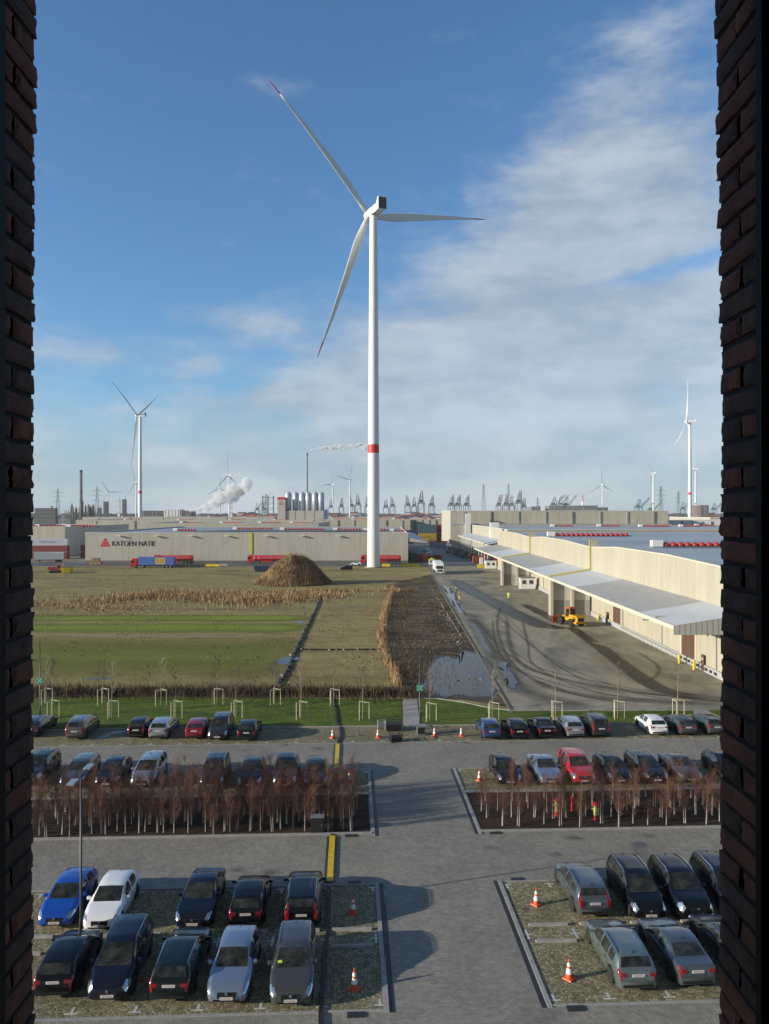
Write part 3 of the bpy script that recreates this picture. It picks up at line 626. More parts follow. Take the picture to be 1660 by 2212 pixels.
# kind: length, width, top line, wind-screen (bottom, top), rear window (top, bottom), belt, tail lamp style, rails
KIND = {
 'hatch': dict(L=4.30, W=1.79, top=[(0, .52), (.05, .64), (.16, .73), (.5, .85), (1.15, .99), (1.5, 1.20), (1.95, 1.40), (2.4, 1.465), (2.9, 1.46), (3.45, 1.40), (3.78, 1.33), (4.10, 1.0), (4.22, .93), (4.30, .62)], ws=(1.16, 1.93), rw=(3.80, 4.08), sw=[(1.55, 2.42), (2.52, 3.30)], tail='low'),
 'city': dict(L=3.80, W=1.68, top=[(0, .52), (.05, .66), (.16, .76), (.45, .88), (.95, 1.02), (1.3, 1.28), (1.7, 1.46), (2.2, 1.52), (2.8, 1.50), (3.2, 1.44), (3.42, 1.38), (3.62, 1.02), (3.74, .94), (3.80, .62)], ws=(.96, 1.68), rw=(3.43, 3.61), sw=[(1.35, 2.12), (2.22, 2.95)], tail='tall'),
 'wagon': dict(L=4.72, W=1.83, top=[(0, .52), (.05, .64), (.16, .72), (.55, .84), (1.28, .98), (1.65, 1.18), (2.1, 1.38), (2.6, 1.45), (3.3, 1.45), (4.0, 1.41), (4.26, 1.37), (4.52, 1.02), (4.64, .95), (4.72, .62)], ws=(1.29, 2.08), rw=(4.28, 4.50), sw=[(1.70, 2.55), (2.65, 3.42), (3.50, 4.02)], tail='low', rails=True),
 'estate': dict(L=4.82, W=1.86, top=[(0, .52), (.05, .64), (.16, .74), (.55, .88), (1.35, 1.0), (1.75, 1.22), (2.15, 1.43), (2.6, 1.50), (3.4, 1.50), (4.2, 1.46), (4.42, 1.42), (4.62, 1.08), (4.74, .98), (4.82, .62)], ws=(1.36, 2.13), rw=(4.44, 4.60), sw=[(1.80, 2.60), (2.70, 3.45), (3.53, 4.20)], tail='tall', rails=True),
 'sedan': dict(L=4.62, W=1.82, top=[(0, .52), (.05, .62), (.16, .70), (.55, .83), (1.35, .96), (1.75, 1.17), (2.2, 1.37), (2.6, 1.42), (3.1, 1.40), (3.5, 1.28), (3.95, 1.06), (4.1, 1.04), (4.5, 1.0), (4.58, .93), (4.62, .62)], ws=(1.36, 2.18), rw=(3.36, 3.93), sw=[(1.80, 2.55), (2.65, 3.30)], tail='low'),
 'suv': dict(L=4.56, W=1.88, top=[(0, .60), (.05, .78), (.16, .88), (.5, 1.0), (1.2, 1.10), (1.55, 1.36), (1.95, 1.60), (2.4, 1.68), (3.2, 1.68), (3.95, 1.62), (4.15, 1.58), (4.38, 1.16), (4.50, 1.05), (4.56, .70)], ws=(1.21, 1.93), rw=(4.17, 4.36), sw=[(1.60, 2.45), (2.55, 3.25), (3.35, 3.92)], tail='tall', rails=True),
 'mpv': dict(L=4.55, W=1.84, top=[(0, .54), (.05, .70), (.16, .82), (.45, .95), (.95, 1.08), (1.35, 1.32), (1.85, 1.58), (2.3, 1.66), (3.2, 1.66), (4.0, 1.60), (4.22, 1.55), (4.40, 1.12), (4.50, 1.0), (4.55, .66)], ws=(.96, 1.83), rw=(4.24, 4.38), sw=[(1.30, 2.30), (2.40, 3.20), (3.28, 3.95)], tail='tall', rails=True),
}
CARM = {}
def car_mesh(kind):
    if kind in CARM: return CARM[kind]
    K = KIND[kind]; Lc, W = K['L'], K['W'] / 2; suv = kind in ('suv',); R0 = 0.36 if suv else 0.325
    yf, yr = 0.185 * Lc, Lc - 0.195 * Lc; ar = R0 + 0.055
    ys = set([0, .02, .05, .1, .16, .24, .34, .46, .6, Lc, Lc - .02, Lc - .06, Lc - .12, Lc - .2, Lc - .3])
    for yc in (yf, yr):
        for d in (1, .93, .75, .5, .25): ys |= {yc - d * ar, yc + d * ar}
        ys.add(yc)
    hard = list(K['ws']) + list(K['rw']) + [v for p in K['sw'] for v in p]
    ys |= set(hard) | {Lc * k / 26 for k in range(27)}
    ys = sorted(ys); keep = []
    for y in ys:
        if keep and y - keep[-1] < 0.018:
            if y in hard or y == Lc: keep[-1] = y
            continue
        keep.append(y)
    ys = keep
    cow, rf = K['ws']; rt, rb_ = K['rw']; topz = max(z for _, z in K['top'])
    belt = [(0, .50), (.16, .66), (.6, .80), (cow, hermite(K['top'], cow) - .05), (2.4, hermite(K['top'], cow) - .03), (Lc - .5, hermite(K['top'], cow) + .02), (Lc - .1, hermite(K['top'], Lc - .1) - .04), (Lc, .58)]
    wid = [(0, .70), (.05, .80), (.16, .89), (.45, .965), (1.0, .99), (1.6, 1), (Lc - 1.3, 1), (Lc - .6, .965), (Lc - .2, .91), (Lc - .05, .86), (Lc, .80)]
    rwid = [(0, .78), (cow - .1, .80), (cow + .1, .83), (rf, .735), (2.6, .75), (rt - .6, .74), (rt, .72), (rb_, .79), (Lc, .80)]
    rings = []
    for y in ys:
        w = W * hermite(wid, y); zt = hermite(K['top'], y); zb = min(hermite(belt, y), zt - .02); zl = .24 if not suv else .28
        if y < .06 or y > Lc - .06: zl += .04
        for yc in (yf, yr):
            if abs(y - yc) < ar * 1.001: zl = max(zl, R0 + math.sqrt(max(0, ar * ar - (y - yc) ** 2)))
        wt = W * hermite(rwid, y) * (hermite(wid, y) if y < cow or y > rb_ else 1); h = zb - zl; g = zt - zb
        half = [(w * .93, zl), (w * .985, zl + .3 * h), (w, zl + .6 * h), (w * .99, zb - min(.05, .3 * h)), (w * .955, zb), ((w * .955 + wt) / 2 + .012, zb + .52 * g), (wt, zb + .90 * g), (wt * .90, zb + .965 * g), (wt * .45, zt - .012 * (1 if g > .2 else .6)), (0, zt)]
        rings.append([(-x, y, z) for x, z in half] + [(x, y, z) for x, z in half[-2::-1]])
    n = 19; parts = {k: MB() for k in ('body', 'windscreen', 'rear_window', 'wl', 'wr', 'hl', 'hr', 'tl', 'tr', 'side0')}
    side = [MB() for _ in range(2 * len(K['sw']))]
    V = [p for r in rings for p in r]; used = {}
    def put(mb, f):
        mb.add([V[i] for i in f], [(0, 1, 2, 3)])
    tlo = Lc - (.30 if K['tail'] == 'low' else .22)
    acc = {}
    def push(key, f): acc.setdefault(key, []).append(f)
    for i in range(len(ys) - 1):
        ym = (ys[i] + ys[i + 1]) / 2
        for j in range(n - 1):
            jj = j if j < 9 else n - 2 - j; s = 'l' if j < 9 else 'r'
            f = (i * n + j, i * n + j + 1, (i + 1) * n + j + 1, (i + 1) * n + j); key = 'body'
            if jj >= 7 and cow < ym < rf: key = 'windscreen'
            elif jj >= 7 and rt < ym < rb_: key = 'rear_window'
            elif jj in (4, 5):
                for q, (a, b) in enumerate(K['sw']):
                    if a < ym < b: key = ('side_window', q, s)
            if (jj in (3, 4) and .04 < ym < .48) or (jj == 5 and .04 < ym < .30): key = ('headlight', s)
            if key == 'body' and ym > tlo:
                if K['tail'] == 'low' and jj in (3, 4) and ym > Lc - .22: key = ('taillight', s)
                if K['tail'] == 'tall' and jj in (3, 4, 5) and ym > Lc - .16: key = ('taillight', s)
            if key == 'body' and K['tail'] == 'tall' and jj == 6 and rt + .05 < ym <= Lc - .16: key = ('taillight', s)
            push(key, f)
    def sub(fs, name, m, smooth=True):
        ids = {}; vs = []; ff = []
        for f in fs:
            for i in f:
                if i not in ids: ids[i] = len(vs); vs.append(V[i])
            ff.append(tuple(ids[i] for i in f))
        mb = MB(); mb.v = vs; mb.f = ff; return mb.mesh(name, m, smooth)
    def endcap(i):
        r = [i * n + j for j in range(n)]; fs = []
        for j in range(9): fs.append((r[j], r[j + 1], r[n - 2 - j], r[n - 1 - j]) if i else (r[n - 1 - j], r[n - 2 - j], r[j + 1], r[j]))
        return fs[:8] + [(r[8], r[9], r[10]) if i else (r[10], r[9], r[8])]
    acc['body'] += endcap(0) + endcap(len(ys) - 1)
    out = []
    for key, fs in acc.items():
        nm = key if isinstance(key, str) else key[0]
        out.append((nm, sub(fs, nm, {'body': PAINT['black'], 'windscreen': M_glass, 'rear_window': M_glass, 'side_window': M_glass, 'headlight': M_lamp, 'taillight': M_red}[nm]), None))
    # under body, wheels, mirrors, grille, plates, rails, handles
    m = MB(); m.bx(-W * .80, W * .80, .25, Lc - .25, .20, .62); out.append(('underbody', m.mesh('underbody', M_blk), None))
    for sx in (-1, 1):
        for yc in (yf, yr):
            x1 = sx * (W - .015); x0 = sx * (W - .23); m = MB()
            prof = [(R0 - .09, 0), (R0 - .02, 0), (R0, .035), (R0, .18), (R0 - .02, .215), (R0 - .09, .215)]
            a = MB().lathe(prof, 22); m.add([(x0 + (x1 - x0) * p[2] / .215, yc + p[0], R0 + p[1]) for p in a.v], a.f); tyre = m.mesh('tyre', M_tyre_r, True)
            m = MB(); xr = x1 - sx * .02; rr = R0 - .085
            for k in range(10):
                t0 = 2 * math.pi * k / 10; d = .17
                m.add([(xr, yc + .05 * math.cos(t0 - .6), R0 + .05 * math.sin(t0 - .6)), (xr - sx * .02, yc + rr * math.cos(t0 - d), R0 + rr * math.sin(t0 - d)), (xr - sx * .02, yc + rr * math.cos(t0 + d), R0 + rr * math.sin(t0 + d)), (xr, yc + .05 * math.cos(t0 + .6), R0 + .05 * math.sin(t0 + .6))], [(0, 1, 2, 3)])
            m.cyl((xr - sx * .01, yc, R0), (xr + sx * .012, yc, R0), .055, n=10)
            for k in range(22):
                t0, t1 = 2 * math.pi * k / 22, 2 * math.pi * (k + 1) / 22
                m.add([(xr - sx * .012, yc + r * math.cos(t), R0 + r * math.sin(t)) for r, t in ((rr - .03, t0), (rr + .01, t0), (rr + .01, t1), (rr - .03, t1))], [(0, 1, 2, 3)])
            out.append(('wheel', tyre, [('rim', m.mesh('rim', M_rim))]))
        zc = hermite(K['top'], cow) + .02; m = MB(); mw = W + .03
        m.loft([[(sx * (mw + x), cow + .32 + dy * q, zc + dz * q) for dy, dz in ((-.07, -.05), (.05, -.06), (.05, .08), (-.05, .07))] for x, q in ((-.10, .4), (-.05, .9), (.06, 1.0), (.12, .75))])
        out.append(('mirror', m.mesh('mirror', PAINT['black'], False), None))
        for q in (0, 1): m = MB(); m.box((sx * (W * .995 + .008), K['sw'][q][1] - .12, hermite(belt, 2.2) - .10), (.03, .2, .03)); out.append(('door_handle', m.mesh('door_handle', M_blk), None))
        if K.get('rails'):
            m = MB(); y0, y1 = rf + .12, rt - .1; pts = []
            for k in range(9):
                y = y0 + (y1 - y0) * k / 8; pts.append((sx * W * hermite(rwid, y) * .95, y, hermite(K['top'], y) + (.008 if 0 < k < 8 else -.05)))
            out.append(('roof_rail', m.tube(pts, .018, 5).mesh('roof_rail', M_chrome), None))
    zg = .56 if not suv else .68
    m = MB(); m.bx(-W * .42, W * .42, -.014, .05, zg - .16, zg + .06); out.append(('grille', m.mesh('grille', M_blk), [('badge', MB().cyl((0, -.04, zg + .02), (0, .0, zg + .04), .06, n=10).mesh('badge', M_chrome))]))
    m = MB(); m.bx(-W * .60, W * .60, -.008, .05, .27, .35); out.append(('air_intake', m.mesh('air_intake', M_blk), None))
    for y, s, z in ((-.022, -1, .40), (Lc + .004, 1, .80 if not suv else .85)):
        m = MB(); m.bx(-.26, .26, y - .008, y + .008, z - .055, z + .055); t = MB()
        for k in range(7): t.bx(-.20 + .06 * k, -.18 + .06 * k, y + s * .009 - .002, y + s * .009 + .002, z - .03, z + .03)
        out.append(('number_plate', m.mesh('number_plate', M_plate), [('plate_characters', t.mesh('plate_characters', M_ptxt))]))
    m = MB(); m.bx(-W * .70, W * .70, Lc - .05, Lc + .006, .30, .42); out.append(('rear_bumper', m.mesh('rear_bumper', M_blk), None))
    for sx in (-1, 1):
        m = MB(); z0, z1 = (.76, .89) if K['tail'] == 'low' else (.70, .94)
        m.box((sx * W * (.66 if K['tail'] == 'low' else .72), Lc - .02, (z0 + z1) / 2), (W * (.26 if K['tail'] == 'low' else .14), .06, z1 - z0)); out.append(('taillight', m.mesh('taillight', M_red), None))
    m = MB(); m.box((.25 * W, cow + .12, hermite(K['top'], cow + .12) + .012), (.55, .02, .015), .25); m.box((-.35 * W, cow + .12, hermite(K['top'], cow + .12) + .012), (.5, .02, .015), .25)
    out.append(('wiper', m.mesh('wiper', M_blk), None)); m = MB(); q = K['sw']; zs_ = hermite(belt, 2.2)
    hl = []
    for x in (-.74, -.4, 0, .4, .74): hl.append((W * x, .44 + .10 * (1 - abs(x)), hermite(K['top'], .48) + .004 - .03 * abs(x) ** 3))
    for sx in (-1, 1):
        for yy in [a for a, b in q] + [q[-1][1] + .08]: m.add([(sx * (W * 1.004), yy - .06, .42), (sx * (W * 1.004), yy - .04, .42), (sx * (W * .998), yy - .02, zs_ - .06), (sx * (W * .998), yy - .04, zs_ - .06)], [(0, 1, 2, 3)])
    out.append(('shut_lines', m.mesh('wiper', M_blk), None))
    m = MB(); m.box((0, rt - .22, hermite(K['top'], rt - .22) + .03), (.03, .16, .06), 0, .6, .3); out.append(('aerial', m.mesh('aerial', M_blk), None))
    CARM[kind] = (out, Lc); return CARM[kind]
def car(kind, colour, x, y, face, label, name='parked_car', group='cars parked in the bays', turn=0.0, pos=None, rz=None):
    """x, y: where its near bumper meets the ground; face 'F' looks at the building, 'R' shows its tail"""
    out, Lc = car_mesh(kind); p = gp(x, y) if pos is None else Vector(pos)
    rz = (PA + R(turn)) if rz is None else rz
    root = thing(name, label, 'car', p, rz, group)
    if face == 'R':
        root.rotation_euler = (0, 0, rz + math.pi); root.location = p + Vector((-math.sin(rz), math.cos(rz), 0)) * Lc
    root.location.z = 0.046
    for nm, me, subs in out:
        o = ob(nm, me, root)
        if nm in ('body', 'mirror'): o.material_slots[0].link = 'OBJECT'; o.material_slots[0].material = PAINT[colour]
        for snm, sme in subs or (): ob(snm, sme, o)
    return root
CARS = [
 # row nearest the building, left of the drive
 ('hatch', 'black', 113, 2168, 'R', 'black hatchback at the left end of the nearest row, tail towards the building'),
 ('mpv', 'navy', 231, 2176, 'F', 'tall black people carrier nose towards us between two rear-facing dark cars, nearest left row'),
 ('wagon', 'dgreen', 364, 2176, 'R', 'very dark green estate with chrome roof rails, tail towards us beside the pale blue hatchback'),
 ('hatch', 'icy', 489, 2181, 'F', 'pale blue silver hatchback nose towards us in the nearest row'),
 ('wagon', 'grey', 628, 2186, 'F', 'grey estate nose towards us with a yellow note behind its windscreen'),
 # second row, left
 ('hatch', 'blue', 116, 2014, 'F', 'bright blue hatchback behind the lamp post in the second row'),
 ('hatch', 'white', 214, 2021, 'F', 'white hatchback beside the bright blue car, just right of the lamp post'),
 ('sedan', 'navy', 415, 2017, 'F', 'black saloon nose towards us in the second left row, next to an empty bay'),
 ('hatch', 'black', 530, 2014, 'R', 'black hatchback with glowing red tail lights behind the pale blue hatchback'),
 ('estate', 'black', 651, 2016, 'R', 'black estate with roof rails parked next to the yellow cable ramp, behind the grey estate'),
 # second row, right
 ('estate', 'slate', 1285, 1990, 'R', 'silver grey estate with tall red tail lights beside a traffic cone, right of the drive'),
 ('mpv', 'black', 1406, 1998, 'F', 'black people carrier with bright headlights, next to the silver grey estate'),
 ('suv', 'black', 1508, 1998, 'F', 'tall black car nose towards us, second from the right brick reveal in the second row'),
 ('mpv', 'navy', 1608, 1990, 'F', 'dark blue car half hidden by the right brick reveal in the second row'),
 # nearest row, right
 ('wagon', 'green', 1378, 2152, 'R', 'grey green estate with chrome roof rails beside the nearest traffic cone on the right'),
 ('sedan', 'slate', 1507, 2143, 'R', 'blue grey saloon, tail towards us, right of the grey green estate'),
 ('wagon', 'dgrey', 1634, 2136, 'R', 'dark grey car cut off by the right brick reveal in the nearest row'),
 # row at the lawn, left
 ('wagon', 'dgrey', 62, 1596, 'R', 'dark car cut off by the left brick reveal in the row at the lawn'),
 ('mpv', 'brown', 160, 1601, 'R', 'large brown grey people carrier beside a pale wet streak, left end at the lawn'),
 ('city', 'black', 293, 1598, 'R', 'small black car left of the silver estate in the row at the lawn'),
 ('wagon', 'silver', 340, 1600, 'R', 'silver estate beside the dark red car in the row at the lawn'),
 ('hatch', 'dred', 419, 1600, 'R', 'dark red hatchback, tail towards us, in the row at the lawn'),
 ('mpv', 'dgrey', 469, 1603, 'F', 'dark grey people carrier nose towards us between the dark red and the black green hatchback'),
 ('hatch', 'dgreen', 532, 1604, 'R', 'black green hatchback casting a long shadow over empty bays at the lawn'),
 # row at the lawn, right
 ('hatch', 'mblue', 1062, 1601, 'R', 'mid blue hatchback at the left end of the right row at the lawn'),
 ('hatch', 'black', 1122, 1601, 'R', 'black hatchback next to the mid blue one at the lawn'),
 ('sedan', 'black', 1182, 1599, 'R', 'black saloon with a bright red tail light left of the silver estate'),
 ('wagon', 'silver', 1243, 1597, 'R', 'silver estate in the right row at the lawn, beside a tall dark car'),
 ('suv', 'dgrey', 1299, 1596, 'R', 'tall dark grey off-roader left of the empty bays at the lawn'),
 ('hatch', 'white', 1424, 1592, 'R', 'white hatchback right of the empty bays in the row at the lawn'),
 ('hatch', 'grey', 1487, 1592, 'R', 'grey hatchback right of the white one in the row at the lawn'),
 ('wagon', 'grey', 1549, 1591, 'R', 'grey car cut off by the right brick reveal in the row at the lawn'),
 # row behind the birches, left
 ('suv', 'dgreen', 58, 1702, 'F', 'dark car cut off by the left brick reveal behind the birches'),
 ('wagon', 'grey', 152, 1707, 'F', 'grey estate behind the lamp head and the birches'),
 ('hatch', 'black', 228, 1707, 'F', 'black hatchback behind the birches between the grey estate and the silver car'),
 ('mpv', 'silver', 305, 1707, 'F', 'silver people carrier nose towards us behind the birches'),
 ('mpv', 'navy', 455, 1709, 'F', 'dark navy people carrier behind the birches, right of the empty bays'),
 ('hatch', 'navy', 538, 1709, 'F', 'dark navy hatchback behind the birches, third from the yellow cable ramp'),
 ('suv', 'black', 614, 1709, 'F', 'black off-roader behind the birches, second from the yellow cable ramp'),
 ('hatch', 'dgrey', 682, 1709, 'F', 'dark grey hatchback behind the birches, nearest the yellow cable ramp'),
 # row behind the birches, right
 ('hatch', 'black', 1101, 1702, 'F', 'black hatchback beside the traffic cone behind the right birches'),
 ('sedan', 'icy', 1192, 1701, 'F', 'pale silver blue saloon behind the right birches, left of the red car'),
 ('suv', 'red', 1262, 1700, 'F', 'bright red off-roader behind the right birches'),
 ('hatch', 'dgreen', 1342, 1699, 'F', 'black green hatchback behind the right birches, next to the red off-roader'),
 ('wagon', 'black', 1420, 1698, 'F', 'black estate behind the right birches, second to the right of the red off-roader'),
 ('sedan', 'grey', 1494, 1697, 'F', 'grey saloon behind the right birches, next to the empty bay'),
 ('hatch', 'black', 1592, 1692, 'F', 'dark car cut off by the right brick reveal behind the birches'),
]
tr = random.Random(2)
for c in CARS:
    o = car(*c, turn=tr.uniform(-1.3, 1.3))
    if 'yellow note' in c[5]:
        n = MB(); n.add([(-.62, 1.36, 1.135), (-.44, 1.36, 1.138), (-.44, 1.45, 1.20), (-.62, 1.45, 1.197)], [(0, 1, 2, 3)]); n.build('parking_note', mat('yellow_note', (0.55, 0.62, 0.05), 0.6), o)

# ================================================================ CAR PARK FURNITURE
M_cone = mat('cone_orange', (0.62, 0.085, 0.018), 0.5); M_cwhite = mat('cone_white', (0.75, 0.75, 0.74), 0.5)
cone0 = None
def cone(x, y, label):
    global cone0
    g = 'traffic cones in the car park'
    if cone0 is None:
        cone0 = thing('traffic_cone', label, 'traffic cone', gp(x, y, 0.05), 0.1, g); cone0.scale = (.84, .84, .92)
        MB().box((0, 0, .03), (.52, .52, .06), 0, .92, .92).build('base', M_cone, cone0)
        MB().lathe([(.19, .06), (.17, .16), (.155, .26), (.15, .265), (.10, .51), (.095, .515), (.055, .76), (.05, .765), (.035, .92), (.02, .935)], 18).build('cone_body', M_cone, cone0)
        MB().lathe([(.162, .262), (.113, .508)], 18, cap=False).build('white_band', M_cwhite, cone0); MB().lathe([(.107, .60), (.076, .755)], 18, cap=False).build('white_band', M_cwhite, cone0)
        return cone0
    return dup(cone0, gp(x, y, 0.05), tr.uniform(0, 1.5), label, g)
for x, y, l in ((763, 1972, 'orange traffic cone in the shadow beside the black estate, second left row'), (766, 2136, 'orange traffic cone in the bay right of the grey estate, nearest row'),
                (1157, 1954, 'orange and white traffic cone left of the silver grey estate'), (1228, 2114, 'orange and white traffic cone left of the grey green estate'),
                (1034, 1686, 'orange traffic cone in the bay next to the right birches'), (755, 1690, 'orange traffic cone seen through the left birches'),
                (719, 1594, 'traffic cone next to the yellow cable ramp in the row at the lawn'), (817, 1593, 'traffic cone left of the wire frame furniture at the lawn'),
                (937, 1590, 'traffic cone right of the waste bin at the lawn'), (995, 1590, 'traffic cone left of the mid blue hatchback at the lawn')): cone(x, y, l)
# lamp posts
M_pole = mat('lamp_pole_grey', (0.06, 0.066, 0.072), 0.45, 0.5); M_panel = mat('lamp_head_grey', (0.36, 0.42, 0.46), 0.35, 0.4)
M_gsign = mat('sign_green', (0.01, 0.30, 0.17), 0.4)
def lamp(p, h, label, heads=True, sign=None):
    r = thing('lamp_post', label, 'lamp post', p, PA, 'lamp posts of the car park')
    MB().lathe([(.09, 0), (.08, .9), (.06, 1.0), (.045, h)], 14).build('pole', M_pole, r, True); MB().box((0, 0, .02), (.4, .4, .04)).build('base_plate', M_pole, r)
    if heads:
        for s in (-1, 1):
            MB().cyl((0, 0, h - .12), (0, s * .75, h - .02), .03).build('arm', M_pole, r)
            hd = MB(); hd.bx(-.16, .16, min(s * .7, s * 1.4), max(s * .7, s * 1.4), h - .04, h + .04); hd.build('lamp_head', M_panel, r)
    if sign:
        sg = MB(); sg.bx(-.28, .28, -.10, -.075, sign - .28, sign + .28); b = sg.build('sign', M_gsign, r)
        a = MB(); y = -.104                                          # four arrows pointing at the meeting point
        for k in range(4):
            t = math.pi / 4 + k * math.pi / 2; ux, uz = math.cos(t), math.sin(t); vx, vz = -uz, ux
            for q in ((.31, .035, .20, .035), ): a.add([(ux * .32 + vx * .03, y, sign + uz * .32 + vz * .03), (ux * .20 + vx * .03, y, sign + uz * .20 + vz * .03), (ux * .20 - vx * .03, y, sign + uz * .20 - vz * .03), (ux * .32 - vx * .03, y, sign + uz * .32 - vz * .03)], [(0, 1, 2, 3)])
            a.add([(ux * .205 + vx * .075, y, sign + uz * .205 + vz * .075), (ux * .11, y, sign + uz * .11), (ux * .205 - vx * .075, y, sign + uz * .205 - vz * .075)], [(0, 1, 2)])
        a.bx(-.05, .05, y, y + .001, sign - .07, sign + .07); a.build('arrows', M_white, b)
    return r
lamp(gp(175, 2027, .05), 7.7, 'tall grey lamp post with two flat lamp heads, in front of the bright blue hatchback')
lamp(gp(905, 1583, .05), 8.3, 'grey lamp post with a green meeting point sign beside the concrete path', False, 4.1)
lamp(gp(86, 1552, .05), 7.6, 'grey lamp post with a green meeting point sign next to the left brick reveal', False, 3.7)
# cable ramps
M_yel = mat('ramp_yellow', (0.60, 0.42, 0.01), 0.5, var=0.15, scale=2)
for t0, t1, l in ((41.1, 46.9, 'long yellow and black cable ramp across the near lane'), (59.3, 65.6, 'yellow and black cable ramp across the far lane')):
    r = thing('cable_ramp', l, 'cable ramp', P(-1.14, t0, .04), PA, 'cable ramps across the lanes')
    n = 6; ln = (t1 - t0) / n
    m = MB()
    for k in range(n): m.xprism([(k * ln + .01, 0.045), (k * ln + .01, .085), ((k + 1) * ln - .01, .085), ((k + 1) * ln - .01, .045)], -.17, .17)
    m.build('lid', M_yel, r)
    m = MB()
    for s in (-1, 1): m.add([(s * .33, 0, 0), (s * .175, 0, .075), (s * .175, t1 - t0, .075), (s * .33, t1 - t0, 0)], [(0, 1, 2, 3)])
    m.bx(-.174, .174, 0, t1 - t0, 0, .043); m.build('rubber_side', M_hose, r)
def cable(pts, label):
    o = []
    for a, b in zip(pts[:-1], pts[1:]):
        a, b = P(*a, .10), P(*b, .10)
        for k in range(10): q = a.lerp(b, k / 10); o.append(q + Vector((tr.gauss(0, .03), 0, 0)))
    m = MB()
    for dx_ in (-.06, .0, .07): m.tube([p + Vector((dx_, 0, 0)) for p in o], .035, 5)
    tag(m.build('cable_bundle', M_hose), label, 'cable')
cable([(-1.14, 26), (-1.2, 31), (-1.1, 36), (-1.14, 41)], 'black cable bundle running beside the black estate to the near cable ramp')
cable([(-1.14, 47), (-1.3, 50), (-1.05, 54), (-1.14, 59.2)], 'black cable bundle through the birch bed')
cable([(-1.14, 65.7), (-0.9, 68), (-1.0, 70.6), (-1.3, 72), (-1.6, 78), (-2.2, 83)], 'black cable bundle from the far cable ramp over the lawn')
# concrete wheel stops
ws = thing('wheel_stop', 'long pale concrete wheel stop between the two near rows', 'wheel stop', P(SR + 1.5, 36.35, .04), PA, 'concrete wheel stops between the near rows')
MB().xprism([(-.09, 0), (-.07, .11), (.07, .11), (.09, 0)], -.95, .95).build('block', M_kerb, ws)
for k in range(-12, 11):
    s = SR + 1.5 + 2.5 * k if k >= 0 else SL - 1.35 + 2.5 * (k + 1)
    for t in (36.35, 34.95):
        if (k, t) == (0, 36.35): continue
        if -20 < s < 19: dup(ws, P(s, t, .04), PA)
# wire frame furniture, bin, electrical box at the lawn
M_wire = mat('dark_steel', (0.03, 0.03, 0.033), 0.5, 0.4); M_galv = mat('galvanised', (0.32, 0.33, 0.34), 0.5, 0.6)
def crate(p, wx, wy, h, label, rz=PA, m=None, slats=5):
    r = thing('metal_cage', label, 'metal cage', p, rz); f = MB(); m = m or M_wire
    for sx in (-1, 1):
        for sy in (-1, 1): f.cyl((sx * wx / 2, sy * wy / 2, 0), (sx * wx / 2, sy * wy / 2, h), .03, n=5)
    for z in (.06, h):
        for s in (-1, 1): f.cyl((-wx / 2, s * wy / 2, z), (wx / 2, s * wy / 2, z), .03, n=5); f.cyl((s * wx / 2, -wy / 2, z), (s * wx / 2, wy / 2, z), .03, n=5)
    f.build('frame', m, r); g = MB()
    for k in range(slats):
        z = .14 + (h - .2) * k / slats; g.bx(-wx / 2, wx / 2, -wy / 2 - .012, -wy / 2 + .012, z, z + .07); g.bx(-wx / 2 - .012, -wx / 2 + .012, -wy / 2, wy / 2, z, z + .07)
    g.build('slats', m, r); MB().bx(-wx / 2 + .03, wx / 2 - .03, -wy / 2 + .03, wy / 2 - .03, .1, h * .55).build('load', M_blk, r); return r
crate(gp(849, 1577, .05), 1.35, .9, 1.1, 'largest black slatted cage standing at the start of the concrete path'); crate(gp(853, 1601, .05), 1.0, .8, .8, 'low black cage in front of the larger one at the lawn', PA + .2)
crate(gp(824, 1574, .05), .6, .6, .75, 'small grey cage left of the black slatted cages', PA, M_galv)
def cabinet(p, wx, wy, h, label, m):
    r = thing('cabinet', label, 'cabinet', p, PA); MB().bx(-wx / 2, wx / 2, -wy / 2, wy / 2, .06, h).build('body', m, r); MB().bx(-wx / 2 - .03, wx / 2 + .03, -wy / 2 - .03, wy / 2 + .03, h, h + .05).build('lid', M_galv, r)
    d = MB().bx(-wx / 2 + .05, wx / 2 - .05, -wy / 2 - .015, -wy / 2 - .002, .15, h - .1).build('door', M_wire, r); MB().bx(wx / 2 - .14, wx / 2 - .10, -wy / 2 - .03, -wy / 2 - .016, h * .5, h * .5 + .1).build('handle', M_galv, d)
    MB().bx(-wx / 2 + .06, wx / 2 - .06, -wy / 2 + .06, wy / 2 - .06, 0, .058).build('plinth', M_kerb, r); return r
cabinet(gp(908, 1587, .05), .75, .6, .85, 'grey waste bin cabinet at the foot of the middle lamp post', M_galv)
cabinet(gp(686, 1798, .05), .8, .5, 1.0, 'dark cabinet standing among the left birches', M_wire)
# hydrants in the right bed
M_hy = mat('hydrant_yellow', (0.62, 0.60, 0.16), 0.45); M_hr = mat('hydrant_red', (0.55, 0.015, 0.015), 0.4)
for x, y, l in ((1201, 1762, 'yellow hydrant with red cap, left one in the birch bed'), (1285, 1771, 'yellow hydrant with red cap and red foot, right one in the birch bed')):
    r = thing('hydrant', l, 'hydrant', gp(x, y, .05), 0, 'hydrants in the right bed')
    MB().lathe([(.13, 0), (.13, .04), (.09, .05), (.09, .32)], 12).build('foot', M_hr, r); MB().lathe([(.12, .32), (.12, .55), (.15, .56), (.15, .62), (.12, .63), (.12, .95)], 12).build('barrel', M_hy, r)
    MB().lathe([(.20, .95), (.22, 1.0), (.20, 1.08), (.08, 1.16)], 12).build('cap', M_hr, r)
    for s in (-1, 1): MB().cyl((s * .10, 0, .72), (s * .24, 0, .72), .06, n=8).build('outlet', M_hy, r)
